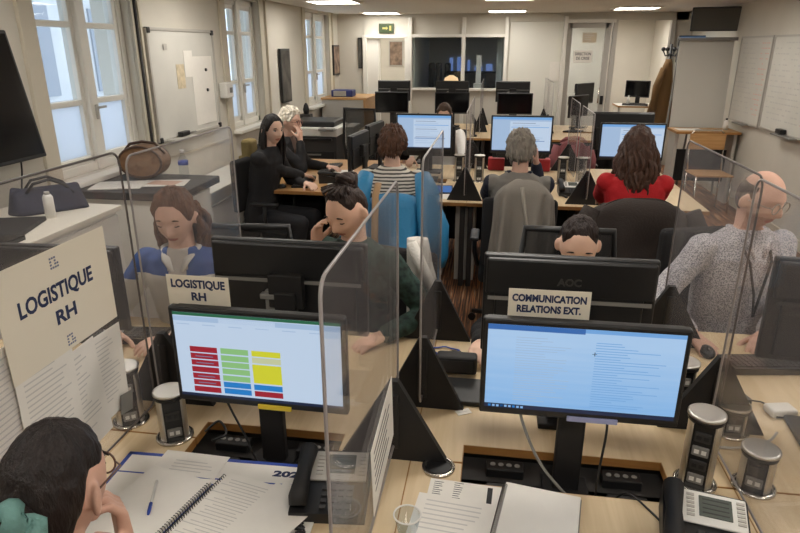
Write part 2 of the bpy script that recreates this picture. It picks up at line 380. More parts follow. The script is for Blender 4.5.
# ------------------------------------------------------------------ builders
def desk(label, x0, x1, y0, y1, cut=None, side=1, z=.73, top=None, group='bench desks', tray=True, legm=None):
    """side=1: user sits at the small-y side and the cable cut-out is at the large-y edge"""
    t = thing('desk', label, 'desk', ((x0 + x1) / 2, (y0 + y1) / 2, 0), 0, group)
    hx, hy = (x1 - x0) / 2 - .002, (y1 - y0) / 2 - .002
    cx = (x0 + x1) / 2
    if cut:
        a, b, dp = cut[0] - cx, cut[1] - cx, cut[2]
        P = [(-hx, -hy), (hx, -hy), (hx, hy), (b, hy), (b, hy - dp), (a, hy - dp), (a, hy), (-hx, hy)]
        if side < 0: P = [(x, -y) for x, y in P][::-1]
    else: P = [(-hx, -hy), (hx, -hy), (hx, hy), (-hx, hy)]
    m = MB().prism(P, z - .028, z); m.obj('worktop', top or MAPLE, t)
    # darker edge band all round
    e = MB()
    for i in range(len(P)):
        p, q = Vector((*P[i], 0)), Vector((*P[(i + 1) % len(P)], 0)); d = q - p; n = Vector((d.y, -d.x, 0)).normalized() * .0012
        a = math.atan2(d.y, d.x); c = (p + q) / 2 + n
        e.box((0, 0, 0), (d.length, .002, .027), M=Matrix.Translation((c.x, c.y, z - .0145)) @ RZ(a))
    e.obj('edge_band', EDGE, t)
    for s in (-1, 1):
        MB().box((s * (hx - .03), 0, (z - .03) / 2), (.04, 2 * hy - .16, z - .03), .004).obj('leg', legm or DARK, t)
    yb = hy - .2 if side > 0 else -hy + .2
    MB().box((0, yb, .45), (2 * hx - .1, .02, .4)).obj('modesty_panel', MATTE, t)
    if tray and cut:
        yt = hy - .02 if side > 0 else -hy + .02
        MB().box(((cut[0] + cut[1]) / 2 - cx, yt - side * .03, z - .075), (cut[1] - cut[0] + .06, .13, .02)).box(((cut[0] + cut[1]) / 2 - cx, yt - side * .1, z - .055), (cut[1] - cut[0] + .06, .01, .05)).obj('cable_tray', DARK, t)
        for k in (.22, .8):
            xx = cut[0] + (cut[1] - cut[0]) * k - cx
            s = MB().box((xx, yt - side * .03, z - .05), (.11, .05, .03), .004).obj('socket_strip', BLACK, t)
            h = MB()
            for q in range(4): h.lathe([(.008, 0), (.008, .002)], (xx - .036 + q * .024, yt - side * .03, z - .0348), 10)
            h.obj('socket_hole', GREY, s)
    return t

SCR_W = mat('screen_white', (206, 226, 250), emit=.78); SCR_B = mat('screen_blue', (120, 176, 236), emit=.8); SCR_D = mat('screen_deep_blue', (58, 118, 196), emit=.7)
SCR_L = mat('screen_pale', (178, 206, 240), emit=.75); SCR_R = mat('cell_red', (176, 30, 52), emit=.7); SCR_G = mat('cell_green', (156, 214, 140), emit=.7); SCR_Y = mat('cell_yellow', (226, 226, 52), emit=.75)
SCR_C = mat('cell_blue', (34, 140, 224), emit=.7); SCR_K = mat('ribbon_green', (40, 120, 84), emit=.6); SCR_T = mat('screen_text', (130, 150, 190), emit=.6); SCR_N = mat('taskbar_navy', (30, 50, 90), emit=.5); SCR_P = mat('cell_pale_yellow', (214, 220, 176), emit=.75)
SCR_GRAD = bpy.data.materials.new('document_window_screen'); SCR_GRAD.use_nodes = True
def _g():
    nt = SCR_GRAD.node_tree; b = nt.nodes['Principled BSDF']; b.inputs['Base Color'].default_value = (.01, .01, .01, 1); b.inputs['Roughness'].default_value = .4
    tc = nt.nodes.new('ShaderNodeTexCoord'); sp = nt.nodes.new('ShaderNodeSeparateXYZ'); r = nt.nodes.new('ShaderNodeValToRGB'); n = nt.nodes.new('ShaderNodeTexNoise'); mp = nt.nodes.new('ShaderNodeMapping')
    mp.inputs['Scale'].default_value = (3, 1, 60); n.inputs['Scale'].default_value = 1.3
    ad = nt.nodes.new('ShaderNodeMath'); ad.operation = 'MULTIPLY_ADD'; ad.inputs[1].default_value = .35
    mr = nt.nodes.new('ShaderNodeMapRange'); mr.inputs[1].default_value = .24; mr.inputs[2].default_value = .6
    nt.links.new(tc.outputs['Object'], sp.inputs[0]); nt.links.new(tc.outputs['Object'], mp.inputs[0]); nt.links.new(mp.outputs[0], n.inputs['Vector'])
    nt.links.new(sp.outputs['Z'], mr.inputs[0]); nt.links.new(n.outputs['Fac'], ad.inputs[0]); nt.links.new(mr.outputs[0], ad.inputs[2]); nt.links.new(ad.outputs[0], r.inputs[0])
    e = r.color_ramp.elements; e[0].position = .05; e[0].color = lin((92, 150, 222)); e[1].position = .95; e[1].color = lin((176, 210, 246)); q = e.new(.4); q.color = lin((140, 190, 240))
    nt.links.new(r.outputs[0], b.inputs['Emission Color']); b.inputs['Emission Strength'].default_value = .85
_g()
SCR = [SCR_W, SCR_B, SCR_D, SCR_L, SCR_R, SCR_G, SCR_Y, SCR_C, SCR_K, SCR_T, SCR_N, SCR_P]
def rects_sheet():
    R = [(0, .965, 1, 1, 8), (0, .90, 1, .955, 3), (0, .84, 1, .9, 0), (.28, .9, .62, .95, 0), (0, 0, 1, .035, 10)]
    xs = [(.085, .255), (.275, .445), (.465, .64)]
    for k in range(7):
        y = .61 - k * .081; R.append((xs[0][0], y - .066, xs[0][1], y, 4)); R.append((xs[0][0] + .03, y - .04, xs[0][1] - .03, y - .03, 9))
        R.append((xs[1][0], y - .066, xs[1][1], y, 5 if k < 5 else 7))
        R.append((xs[2][0], y - (.066 if k not in (2, 3) else .082), xs[2][1], y, (6, 11, 6, 6, 6, 7, 4)[k]))
    for k in range(6): R.append((.02 + k * .16, .862, .1 + k * .16, .872, 3))
    return R
def rects_web(seed, split=.3):
    r = random.Random(seed); R = [(0, .93, 1, 1, 1), (0, .88, 1, .93, 3), (0, 0, 1, .03, 10)]
    R.append((0, .03, split, .88, 3))
    for k in range(12):
        y = .82 - k * .06; R.append((split + .04, y, split + .04 + r.uniform(.2, .6), y + .014, 9 if k % 4 == 0 else 3))
    R.append((split + .02, .7, .96, .72, 1)); R.append((split + .02, .3, .9, .315, 2))
    return R
def rects_doc():
    R = [(0, .94, .5, 1, 2), (0, 0, 1, .05, 10), (.5, .955, 1, 1, 1)]
    r = random.Random(4)
    for k in range(26):
        y = .86 - k * .03
        R.append((.15, y, .15 + r.uniform(.12, .3), y + .008, 3)); R.append((.56, y - .01, .56 + r.uniform(.1, .38), y - .002, 1))
    R += [(.545, .72, .57, .725, 10), (.556, .70, .56, .745, 10)]
    for k in range(9): R.append((.02 + k * .022, .012, .034 + k * .022, .038, 0 if k % 3 else 7))
    return R
def monitor(label, loc, rz, zc, w=.505, h=.295, on=None, base='foot', tilt=0, backlogo=None, tagc=None, group=None, base_mat=None, vesa=False):
    t = thing('monitor', label, 'monitor', loc, rz, group)
    M = T(0, 0, zc) @ RX(tilt)
    MB().box((0, .014, 0), (w, .028, h), .006, M=M).box((0, .034, -h * .12), (w * .86, .02, h * .66), .008, M=M).box((0, .036, h * .3), (w * .97, .022, h * .36), .008, M=M).obj('housing', BLACK if on is None or base == 'col' else BLACK, t)
    s = MB().m(0); bz = .014
    x0, x1, z0, z1 = -w / 2 + bz, w / 2 - bz, -h / 2 + bz * 1.5, h / 2 - bz
    def q(a, b, c, d, y): s.quad([M @ Vector((x0 + (x1 - x0) * a, y, z0 + (z1 - z0) * b)), M @ Vector((x0 + (x1 - x0) * c, y, z0 + (z1 - z0) * b)), M @ Vector((x0 + (x1 - x0) * c, y, z0 + (z1 - z0) * d)), M @ Vector((x0 + (x1 - x0) * a, y, z0 + (z1 - z0) * d))])
    q(0, 0, 1, 1, -.0008)
    mats = [GLOSS]
    if on:
        mats = list(SCR)
        if on == 'doc': mats[0] = SCR_GRAD
        R = {'sheet': rects_sheet, 'doc': rects_doc}[on]() if on in ('sheet', 'doc') else rects_web(on)
        for i, (a, b, c, d, k) in enumerate(R):
            s.m(k); q(a, b, c, d, -.0011 - .0003 * (i % 6 if i > 3 else 0))
        if on == 'sheet': pass
    s.obj('screen', mats, t)
    if on == 'doc':
        pass
    MB().box((0, 0, 0), (w * .94, .004, .012), M=M @ T(0, .0, 0) @ T(0, .049, h * .09)).obj('back_seam', GREY if vesa else DARK, t)
    if vesa:
        v = MB().box((.03, .062, -h * .06), (.12, .03, .02), .004, M=M).box((.03, .058, -h * .12), (.09, .02, .08), .004, M=M); v.obj('cable_cover', GREY, t)
    if backlogo: text('logo', backlogo, .032, mat('logo_grey', (70, 68, 66), .4), t, M @ T(0, .0475, h * .27) @ RZ(PI) @ RX(PI / 2), .0012)
    if tagc: MB().box((tagc[1], -.002, -h / 2 + .004), (tagc[2], .006, .014), .001, M=M).obj('inventory_label', tagc[0], t)
    zb = 0
    if base == 'foot':
        MB().box((0, .075, zc * .45 + .02), (.075, .03, zc * .9), .006).box((0, .06, zc), (.1, .05, .1), .006).obj('stand_column', MATTE, t)
        MB().box((0, .06, .008), (.25, .19, .016), .006).obj('stand_base', base_mat or MATTE, t)
    else:
        MB().box((0, .07, zc * .5), (.075, .032, zc), .006).box((0, .05, zc), (.12, .05, .12), .006).obj('stand_column', MATTE, t)
        MB().box((0, .07, .01), (.13, .1, .02), .004).obj('clamp', MATTE, t)
    return t

def screen(label, x, y0, y1, zt, feet, z=.73, group=None, dark_near=False, gap=.05, big=.16):
    """clear divider standing along y on black triangular feet; hem of the sheet sits `gap` above the desk"""
    t = thing('divider_screen', label, 'divider screen', (x, (y0 + y1) / 2, z), 0, group or 'clear acrylic divider screens')
    hy = (y1 - y0) / 2; H = zt - z; r = .035; P = []
    for cx, cz, a0 in ((hy - r, gap + r, -90), (hy - r, H - r, 0), (-hy + r, H - r, 90), (-hy + r, gap + r, 180)):
        for k in range(6):
            a = math.radians(a0 + k * 18); P.append((cx + r * math.cos(a), cz + r * math.sin(a)))
    MB().prism(P, -.003, .003, 'x').obj('acrylic_sheet', ACRYL, t)
    e = MB().tube([(0, p[0], p[1]) for p in P] + [(0, *P[0])], .0034, 6, caps=False); e.obj('sheet_edge', EDGED if dark_near else EDGEM, t)
    for fy in feet:
        yy = fy - (y0 + y1) / 2
        f = MB().prism([(-big, 0), (big, 0), (.012, .26), (-.012, .26)], yy - .011, yy + .011, 'y').obj('foot', MATTE, t)
        MB().box((0, yy, .13), (.03, .034, .18), .004).obj('clamp', BLACK, f)
    return t

def tower(label, x, y, z0, ht, group='pop up power towers', rz=0):
    t = thing('power_tower', label, 'power tower', (x, y, z0), rz, group)
    r = .043
    MB().lathe([(r + .014, 0), (r + .014, .006), (r + .004, .01), (r + .004, .001)], seg=32).obj('base_ring', STEEL, t)
    MB().box((0, 0, (ht - .02) / 2), (.052, .05, ht - .02)).obj('core', BLACK, t)
    for s in (-1, 1):
        P = [(s * .027, -.030)] + [(s * (r) * math.cos(a), r * math.sin(a)) for a in [math.radians(-42 + k * 12) for k in range(8)]] + [(s * .027, .030)]
        if s < 0: P = P[::-1]
        MB().prism(P, .002, ht - .02).obj('post', ALU, t)
    n = max(2, int((ht - .04) / .045))
    for k in range(n):
        zz = .03 + k * (ht - .05) / n
        b = MB().box((0, -.026, zz), (.042, .008, .03), .003).obj('socket', DARK if k % 2 else GREY, t)
        MB().box((-.009, -.0305, zz), (.012, .002, .012)).box((.009, -.0305, zz), (.012, .002, .012)).obj('port', WHITEP if k % 2 == 0 else BLACK, b)
    MB().lathe([(r + .003, ht - .02), (r + .003, ht - .006)], seg=32).obj('collar', BLACK, t)
    MB().lathe([(r + .006, ht - .006), (r + .006, ht), (r, ht + .002)], seg=32).obj('lid', ALU, t)
    return t

def phone(label, loc, rz, pale=True, group=None):
    t = thing('desk_phone', label, 'phone', loc, rz, group)
    # local: x width .2, y depth .2 (front at -y)
    MB().prism([(-.1, 0), (.1, 0), (.1, .075), (.085, .078), (-.1, .03)], -.085, .11, 'x').obj('body', BLACK, t)
    sl = math.atan2(.048, .185)
    M = T(0, 0, .0306) @ T(0, -.1, 0) @ RX(sl)
    MB().box((.03, .145, .003), (.15, .095, .006), .002, M=M).obj('face_panel', WHITEP if pale else LGREY, t)
    MB().box((.035, .15, .0075), (.075, .06, .003), .001, M=M).obj('display', mat('lcd', (92, 98, 92), .2), t)
    d = MB()
    for k in range(4):
        d.box((.035, .17 - k * .013, .0094), (.06, .003, .0005), M=M)
    d.obj('display_text', DARK, t)
    for s in (-.022, .092):
        b = MB()
        for k in range(6): b.box((s + .0, .178 - k * .012, .0075), (.018, .007, .003), M=M)
        b.obj('key_column', LGREY, t)
    b = MB()
    for r_ in range(4):
        for c_ in range(4): b.box((.0 + c_ * .022, .075 - r_ * .019, .003), (.016, .012, .006), .002, M=M)
    b.obj('keypad', DARK, t)
    h = MB().tube([(-.062, -.09, .045), (-.062, -.075, .062), (-.062, 0, .078), (-.062, .08, .09), (-.062, .1, .075)], [.022, .026, .019, .026, .022], 12)
    h.obj('handset', MATTE, t)
    c = [(-.062 + .012 * math.sin(k * 1.3) - .0 + .03 * k / 30, -.1 - .0025 * k + .0, .012 + .006 * math.cos(k * 1.3)) for k in range(34)]
    MB().tube(c, .0035, 6).obj('coiled_cord', BLACK, t)
    return t

def keyboard(label, loc, rz, m=None, group='black keyboards', w=.42):
    t = thing('keyboard', label, 'keyboard', loc, rz, group)
    MB().prism([(-.07, 0), (.07, 0), (.07, .026), (-.07, .014)], -w / 2, w / 2, 'x').obj('case', m or BLACK, t)
    k = MB(); a = math.atan2(.012, .14)
    for r_ in range(5):
        for c_ in range(20): k.box((-w / 2 + .02 + c_ * (w - .04) / 19, -.05 + r_ * .024, .0215 + (-.05 + r_ * .024) * .086), (.016, .018, .006))
    k.obj('keys', DARK if m is None else LGREY, t); return t
def mouse(label, loc, rz=0, group=None):
    t = thing('computer_mouse', label, 'mouse', loc, rz, group)
    MB().ell((0, 0, .012), (.03, .05, .022), seg=16, rings=10).obj('shell', BLACK, t); MB().box((0, .02, .032), (.006, .016, .008), .002).obj('wheel', GREY, t); return t

def paper(label, loc, rz, w, h, lines=None, cols=None, cat='paper', m=None, name='paper_sheet', group=None, th=.0015, ink=None, rx=0, ry=0, blocks=()):
    """sheet lying in xy (top edge at +y)"""
    b = MB().box((0, 0, th / 2), (w, h, th))
    b.m(1)
    if lines:
        r = random.Random(hash(label) % 1000 if False else len(label) * 7 + lines)
        for x0, x1, y0, y1 in (cols or [(.1, .9, .1, .9)]):
            for k in range(lines):
                y = h / 2 - h * (y0 + (y1 - y0) * k / lines); L = (x1 - x0) * r.uniform(.55, 1)
                b.box((-w / 2 + w * (x0 + L / 2), y, th), (w * L, h * (y1 - y0) / lines * .26, .0004))
    b.m(2)
    for x0, x1, y0, y1 in blocks: b.box((-w / 2 + w * (x0 + x1) / 2, h / 2 - h * (y0 + y1) / 2, th + .0004), (w * (x1 - x0), h * (y1 - y0), .0008))
    o = b.obj(name, [m or PAPER, ink or PRINT, MATTE]); tag(o, label, cat, group); place(o, loc, rz, rx, ry); return o

def office_chair(label, loc, rz, mesh_back=False, arms=True, group='black office chairs', top=1.0, backm=None):
    t = thing('office_chair', label, 'office chair', loc, rz, group)
    MB().box((0, .0, .445), (.48, .46, .07), .03, seg=3).obj('seat', FABRIC, t)
    yb = -.27
    if mesh_back:
        f = MB(); P = [(-.2, .55), (.2, .55), (.225, .8), (.2, top), (-.2, top), (-.225, .8), (-.2, .55)]
        f.tube([(x, yb - .04 * (z - .5), z) for x, z in P], .018, 8, caps=False); f.obj('back_frame', BLACK, t)
        MB().box((0, yb - .012, (.55 + top) / 2), (.39, .006, top - .57), 0).obj('mesh_panel', glassy('chair_mesh_%d' % len(MATS), (.6, .6, .6), .3, (60, 60, 60), .02, .6), t)
    else:
        MB().box((0, yb, (.56 + top) / 2), (.46, .07, top - .56), .03, seg=3).obj('backrest', backm or FABRIC, t)
    MB().box((0, yb + .0, .5), (.06, .03, .3), .006).box((0, yb / 2, .39), (.06, .28, .03), .006).obj('back_bracket', BLACK, t)
    MB().lathe([(.028, .1), (.028, .3), (.02, .3), (.02, .41)], seg=14).obj('gas_column', BLACK, t)
    for k in range(5):
        a = 2 * PI * k / 5 + .3; ca, sa = math.cos(a), math.sin(a)
        l = MB().tube([(0, 0, .1), (.15 * ca, .15 * sa, .09), (.29 * ca, .29 * sa, .075)], [.026, .022, .016], 8).obj('base_leg', BLACK, t)
        MB().lathe([(.027, -.011), (.027, .011)], M=T(.29 * ca, .29 * sa, .0285) @ RZ(a) @ RX(PI / 2) @ T(0, 0, -.0), seg=14).obj('caster', BLACK, l)
    if arms:
        for s in (-1, 1):
            MB().tube([(s * .25, .02, .45), (s * .275, .02, .55), (s * .275, .02, .66)], .016, 8).box((s * .275, .02, .67), (.06, .24, .025), .01).obj('armrest', BLACK, t)
    return t

def draped_coat(label, loc, rz, m, w=.5, top=1.03, bottom=.45, sleeves=True, seed=1, lining=None, collar=True, fold_amt=1.7, dome=.74, name='coat'):
    """a coat hung over a chair back: chair back at local y=0, camera side is -y"""
    t = thing(name, label, 'coat', loc, rz)
    mb = MB(); rings = []; n = 72; lv = 18
    for i in range(lv + 1):
        v = i / lv; z = top + .03 - (top + .03 - bottom) * v
        wd = w / 2 * (dome + (1 - dome) * min(1, v / .1) ** .5) * (1 + .1 * v); dp = .075 * min(1, (v / .06)) ** .5 + .02 + .05 * v
        ring = []
        for k in range(n):
            a = 2 * PI * k / n; ca, sa = math.cos(a), math.sin(a)
            x = wd * abs(ca) ** .6 * (1 if ca > 0 else -1); y = dp * abs(sa) ** .7 * (1 if sa > 0 else -1)
            f = 1 + 0 * v; fold = fold_amt * .024 * v * math.sin(9 * a + seed + 2.2 * v) + .008 * math.sin(15 * a + 2 * seed) * v + .02 * (noise.noise(Vector((x * 6, y * 6 + seed, z * 4)))) * (.6 + v)
            ring.append((x + ca * fold * .5, y + sa * fold * 2.2, z + .02 * v * math.sin(5 * a + seed) - .07 * abs(ca) ** 2 * max(0, 1 - v * 1.6)))
        rings.append(ring)
    mb.loft(rings); mb.obj('coat_body', m, t)
    if sleeves:
        for s in (-1, 1):
            p = [(s * w * .46, -.03, top - .03), (s * w * .56, -.06, top - .16), (s * w * .57, -.08, top - .34), (s * w * .55, -.07, bottom + .12 + .05 * s)]
            MB().tube([Vector(p[0]).lerp(Vector(p[1]), .0), *[Vector(q) for q in p[1:]]], [.06, .07, .062, .052], 14, flat=.75).obj('sleeve', m, t)
    if collar:
        MB().tube([(-.13, -.05, top + .015), (-.08, -.075, top + .05), (0, -.085, top + .062), (.08, -.075, top + .05), (.13, -.05, top + .015)], [.02, .032, .035, .032, .02], 10, flat=.6).obj('collar', m, t)
    if lining:
        MB().tube([(-.02, -.1, top + .0), (.015, -.13, top - .2), (.03, -.155, bottom + .03)], [.03, .028, .03], 10, flat=.4).obj('lapel', lining, t)
    return t
# ------------------------------------------------------------------ people
def head_fn(D, off=0, plain=False):
    x, y, z = D[:, 0], D[:, 1], D[:, 2]
    low = sm(.1, -1, z)
    px = .0735 * np.sign(x) * np.abs(x) ** .94 * (1 - .27 * low); py = .096 * y; pz = .118 * z
    py = np.where(y < 0, py * (1 - .30 * sm(-.1, -1, z)), py * (1 - .06 * sm(0, -1, z)))
    px = px + off * x; py = py + off * y; pz = pz + off * z
    if plain: return np.stack([px, py, pz], 1)
    f = sm(.15, .5, y)
    G = lambda a, s: np.exp(-(a / s) ** 2)
    nose_z = sm(.014, -.03, pz) * sm(-.052, -.036, pz)
    py = py + f * (.024 * nose_z + .004 * G(pz - .0, .014)) * G(px, .0085 + .006 * sm(-.01, -.035, pz))
    py = py - f * .011 * (G(px - .031, .017) + G(px + .031, .017)) * G(pz - .006, .012)
    py = py + f * .0045 * (G(px - .03, .022) + G(px + .03, .022)) * G(pz - .027, .008)
    py = py + f * .005 * (G(px - .042, .018) + G(px + .042, .018)) * G(pz + .03, .018)
    py = py + f * .008 * G(px, .02) * (G(pz + .060, .0055) + 1.1 * G(pz + .071, .006))
    py = py - f * .004 * G(px, .022) * G(pz + .0655, .0025)
    py = py + f * .009 * G(px, .02) * G(pz + .1, .014)
    return np.stack([px, py, pz], 1)
def sphere_bm(nu, nv, fn):
    t = bmesh.new(); bmesh.ops.create_uvsphere(t, u_segments=nu, v_segments=nv, radius=1)
    D = np.array([v.co[:] for v in t.verts]); P = fn(D)
    for v, p in zip(t.verts, P): v.co = p
    for f in t.faces: f.smooth = True
    return t
def hairline(az, style):
    """threshold of z/rz above which there is hair, by azimuth from the front"""
    if style == 'balding': k = [(0, 2), (1.0, 2), (1.35, .28), (1.45, -.05), (1.8, -.25), (2.1, -.7), (3.2, -.8)]
    elif style == 'pulled': k = [(0, .70), (.5, .68), (.85, .46), (1.1, .26), (1.3, .27), (1.65, .32), (1.8, .2), (1.98, -.3), (2.2, -.78), (3.2, -.9)]
    elif style == 'short': k = [(0, .56), (.6, .58), (.95, .35), (1.2, .02), (1.55, .0), (1.85, -.3), (2.1, -.66), (3.2, -.75)]
    else: k = [(0, .64), (.5, .62), (.85, .40), (1.1, .02), (1.35, -.12), (1.6, -.05), (1.85, -.4), (2.2, -.75), (3.2, -.85)]
    return np.interp(az, [p[0] for p in k], [p[1] for p in k])
def hair_cap(style, thick, seed, amp=.004, nu=96, nv=64, freq=14, fringe=None):
    def fn(D):
        az = np.abs(np.arctan2(D[:, 0], D[:, 1])); d = D[:, 2] - hairline(az, style)
        if fringe: d = np.maximum(d, np.where((az < 1.0), D[:, 2] - fringe, -1))
        t = sm(-.02, .42, d) ** .8
        n = np.array([noise.noise(Vector((math.atan2(p[0], p[1]) * freq * (1 if abs(p[2]) < .95 else .3), p[2] * 3, seed))) for p in D])
        n2 = np.array([noise.noise(Vector((p[0] * 5, p[1] * 5, p[2] * 5 + seed))) for p in D])
        off = np.where(d > -.02, -.002 + (thick + amp * n + amp * 1.3 * n2) * t, -.02)
        if style == 'balding': off = np.where(D[:, 2] > .55, -.02, off)
        return head_fn(D, 0, True) + D * off[:, None]
    return sphere_bm(nu, nv, fn)
def hand_mb(mb, w, d, n, side, curl=.5, s=1.0):
    """w wrist, d pointing direction, n palm normal (palm side), side=+1 right hand"""
    w, d, n = Vector(w), Vector(d).normalized(), Vector(n); n = (n - d * n.dot(d)).normalized(); u = d.cross(n).normalized() * side
    for k in range(4):
        o = (k - 1.5) * .019 * s
        mb.cap(w + d * .012 + u * o * .6, w + d * .085 * s + u * o, .016 * s, .0125 * s, 10)
    for k, L in enumerate((.066, .078, .072, .055)):
        o = (1.5 - k) * .0205 * s; p = w + d * .085 * s + u * o; a = .15 + curl * .35; dr = d
        for q, fr in enumerate((.45, .32, .23)):
            dr = (d * math.cos(a) + n * math.sin(a) + u * (1.5 - k) * .05).normalized(); e = p + dr * L * fr * s
            mb.cap(p, e, (.0098 - q * .001) * s, (.009 - q * .001) * s, 8); p = e; a += curl * .75
    p = w + d * .03 * s + u * .026 * s
    for L, av in ((.034, .6), (.03, .35), (.024, .1)):
        dr = (d * .75 + u * (.25 + av) + n * (.25 + curl * .4)).normalized(); e = p + dr * L * s; mb.cap(p, e, .012 * s, .0105 * s, 8); p = e
def ik(a, b, l1, l2, pole):
    a, b, pole = Vector(a), Vector(b), Vector(pole); d = b - a; L = min(d.length, (l1 + l2) * .995); u = d.normalized()
    x = (l1 * l1 - l2 * l2 + L * L) / (2 * L); h = math.sqrt(max(0, l1 * l1 - x * x)); p = pole - u * pole.dot(u); p.normalize()
    return a + u * x + p * h, a + u * L
SKINS = {}
def skin_mat(name, c): return mat(name, (min(255, c[0] + 18), c[1] + 26, c[2] + 30), .55, noise_amt=.06, nscale=14, spec=.35)
def hair_mat(name, c): return mat(name, c, .5, noise_amt=.35, nscale=9, bump=.5, bscale=40, stretch=(5, 5, 1.2), spec=.35)

def person(label, head, face, pitch=0, yaw=0, roll=0, lean=.12, vox=.007, skin=(196, 150, 124), hands=None, hand_n=(0, 0, -1), hand_dirs=(None, None), curl=(.5, .5),
           hair=None, hair_col=(40, 30, 26), shirt=None, sleeve=.95, trousers=(34, 34, 38), eyes='down', glasses=None, scale=1.0, wide=1.0, extra=None, paint=None, shirt_off=.012, seat=.48, legs=True, stubble=None, poles=None):
    hx, hy, hz = head; R = Matrix.Rotation(face, 4, 'Z')
    base = Vector((hx, hy, 0)) - R @ Vector((0, lean, 0))
    t = thing('person', label, 'person', (base.x, base.y, 0), face)
    Hc = Vector((0, lean, hz)); HM = Matrix.Translation(Hc) @ RZ(yaw) @ RX(-pitch) @ RY(roll)
    shz = hz - .195; shy = lean * .72 - .02
    def body(r, neck=True, arm_t=1.0, leg=False, top_only=False):
        mb = MB(); segs = 20
        prof = [(0, seat - .02, .165, .115), (lean * .05, seat + .07, .172, .12), (lean * .3 - .01, seat + (shz - seat) * .42, .142, .10), (lean * .55 - .015, seat + (shz - seat) * .72, .160, .112), (shy - .005, shz - .06, .168, .105), (shy, shz + .005, .15, .08), (shy + .01, shz + .045, .085, .062), (shy + .015, shz + .062, .062, .056)]
        rings = []
        for y, z, a, b in prof:
            rings.append([((a * wide + r) * math.copysign(abs(math.cos(2 * PI * k / segs)) ** .8, math.cos(2 * PI * k / segs)), y + (b + r) * math.sin(2 * PI * k / segs), z) for k in range(segs)])
        mb.loft(rings)
        return mb
    sh = [Vector((s * .165 * wide, shy, shz - .02)) for s in (-1, 1)]
    ih = R.inverted()
    arms = []
    for i, s in enumerate((-1, 1)):
        if hands and hands[i] is not None:
            tgt = ih @ (Vector(hands[i]) - base)
        else: tgt = Vector((s * .16, lean + .22, .79))
        pole = Vector((s * .7, -.35, -.8)) if not poles or poles[i] is None else Vector(poles[i])
        # wrist target is short of the hand centre
        el, wr = ik(sh[i], tgt, .285 * scale, .25 * scale, pole); arms.append((sh[i], el, wr))
    mb = body(-.006)
    # neck
    nb = Vector((0, shy + .012, shz + .02)); nt = HM @ Vector((0, -.02, -.055))
    mb.cap(nb, nt, .057, .052, 16)
    hb = sphere_bm(96 if vox < .006 else 64, 72 if vox < .006 else 48, head_fn); mb._merge(hb, HM)
    for s in (-1, 1):
        mb._merge(sphere_bm(12, 10, lambda D: D * np.array([.009, .02, .032])), HM @ T(s * .080, -.012, -.008) @ RZ(s * .55) @ RX(-.15))
        if eyes == 'down': mb.ell(HM @ Vector((s * .031, .0715, .004)), (.015, .012, .011), M=None, seg=12, rings=8)
    for i, (a, e, w) in enumerate(arms):
        mb.cap(a, e, .046, .038); mb.cap(e, w, .037, .025)
        d = hand_dirs[i]; d = (w - e) if d is None else ih.to_3x3() @ Vector(d)
        n = Vector(hand_n) if not isinstance(hand_n[0], (tuple, list)) else Vector(hand_n[i]); n = ih.to_3x3() @ n
        if abs(d.normalized().dot(n.normalized())) > .95: n = Vector((0, .3, -.9))
        hand_mb(mb, w, d, n, 1 if i else -1, curl[i])
    kn = [Vector((s * .13, .43, seat + .02)) for s in (-1, 1)]; an = [Vector((s * .13, .36, .1)) for s in (-1, 1)]
    if legs:
        for s, k, a in zip((-1, 1), kn, an):
            mb.cap((s * .09, .02, seat + .02), k, .07, .055); mb.cap(k, a, .05, .036); mb.cap(a + Vector((0, -.01, -.05)), a + Vector((0, .14, -.065)), .033, .026)
    me = remesh(mb, vox, 2)
    sk = skin_mat('skin_%d_%d_%d' % skin, skin); lip = mat('lips_%d_%d_%d' % skin, (skin[0] * .9, skin[1] * .74, skin[2] * .76), .45); stb = mat('stubble_%d_%d_%d' % skin, (skin[0] * .94, skin[1] * .96, skin[2] * .98), .6)
    b = link('body', me, [sk, lip, stb], t); inv = HM.inverted()
    for p in me.polygons:
        q = inv @ p.center
        if q.y > .05 and (q.x / .024) ** 2 + ((q.z + .0655) / .0105) ** 2 < 1: p.material_index = 1
        elif stubble and q.y > .0 and q.z < -.05 and q.length < .16: p.material_index = 2
    hm = hair_mat('hair_%d_%d_%d' % hair_col, hair_col)
    # eyes and brows
    for s in (-1, 1):
        if eyes == 'open':
            e = MB().ell(HM @ Vector((s * .031, .072, .005)), (.0125, .0125, .0085), seg=14, rings=10); e.obj('eye', mat('eye_white', (214, 206, 200), .3), t)
            MB().ell(HM @ Vector((s * .031, .0815, .005)), (.0058, .0045, .0058), seg=12, rings=8).obj('iris', mat('iris', (46, 32, 26), .2), t)
            MB().tube([HM @ Vector((s * (.031 + dx), .0845 - abs(dx) * .45, .0135 - dx * dx * 22)) for dx in (-.014, -.007, 0, .007, .014)], .0022, 6).obj('eyelashes', MATTE, t)
        else:
            MB().tube([HM @ Vector((s * (.031 + dx), .0855 - dx * dx * 28, -.0035 + dx * dx * 14)) for dx in (-.014, -.007, 0, .007, .014)], .0019, 6).obj('eyelashes', MATTE, t)
        if hair_col[0] < 150 and hair != 'balding':
            MB().tube([HM @ Vector((s * (.031 + dx), .0905 - abs(dx - .0) * .32 + (.001 if dx < 0 else 0), .027 - dx * dx * 14)) for dx in (-.017, -.008, 0, .009, .018)], [.0018, .0032, .0034, .0028, .0014], 6).obj('eyebrow', hm, t)
    # hair
    r = random.Random(len(label)); hb = MB()
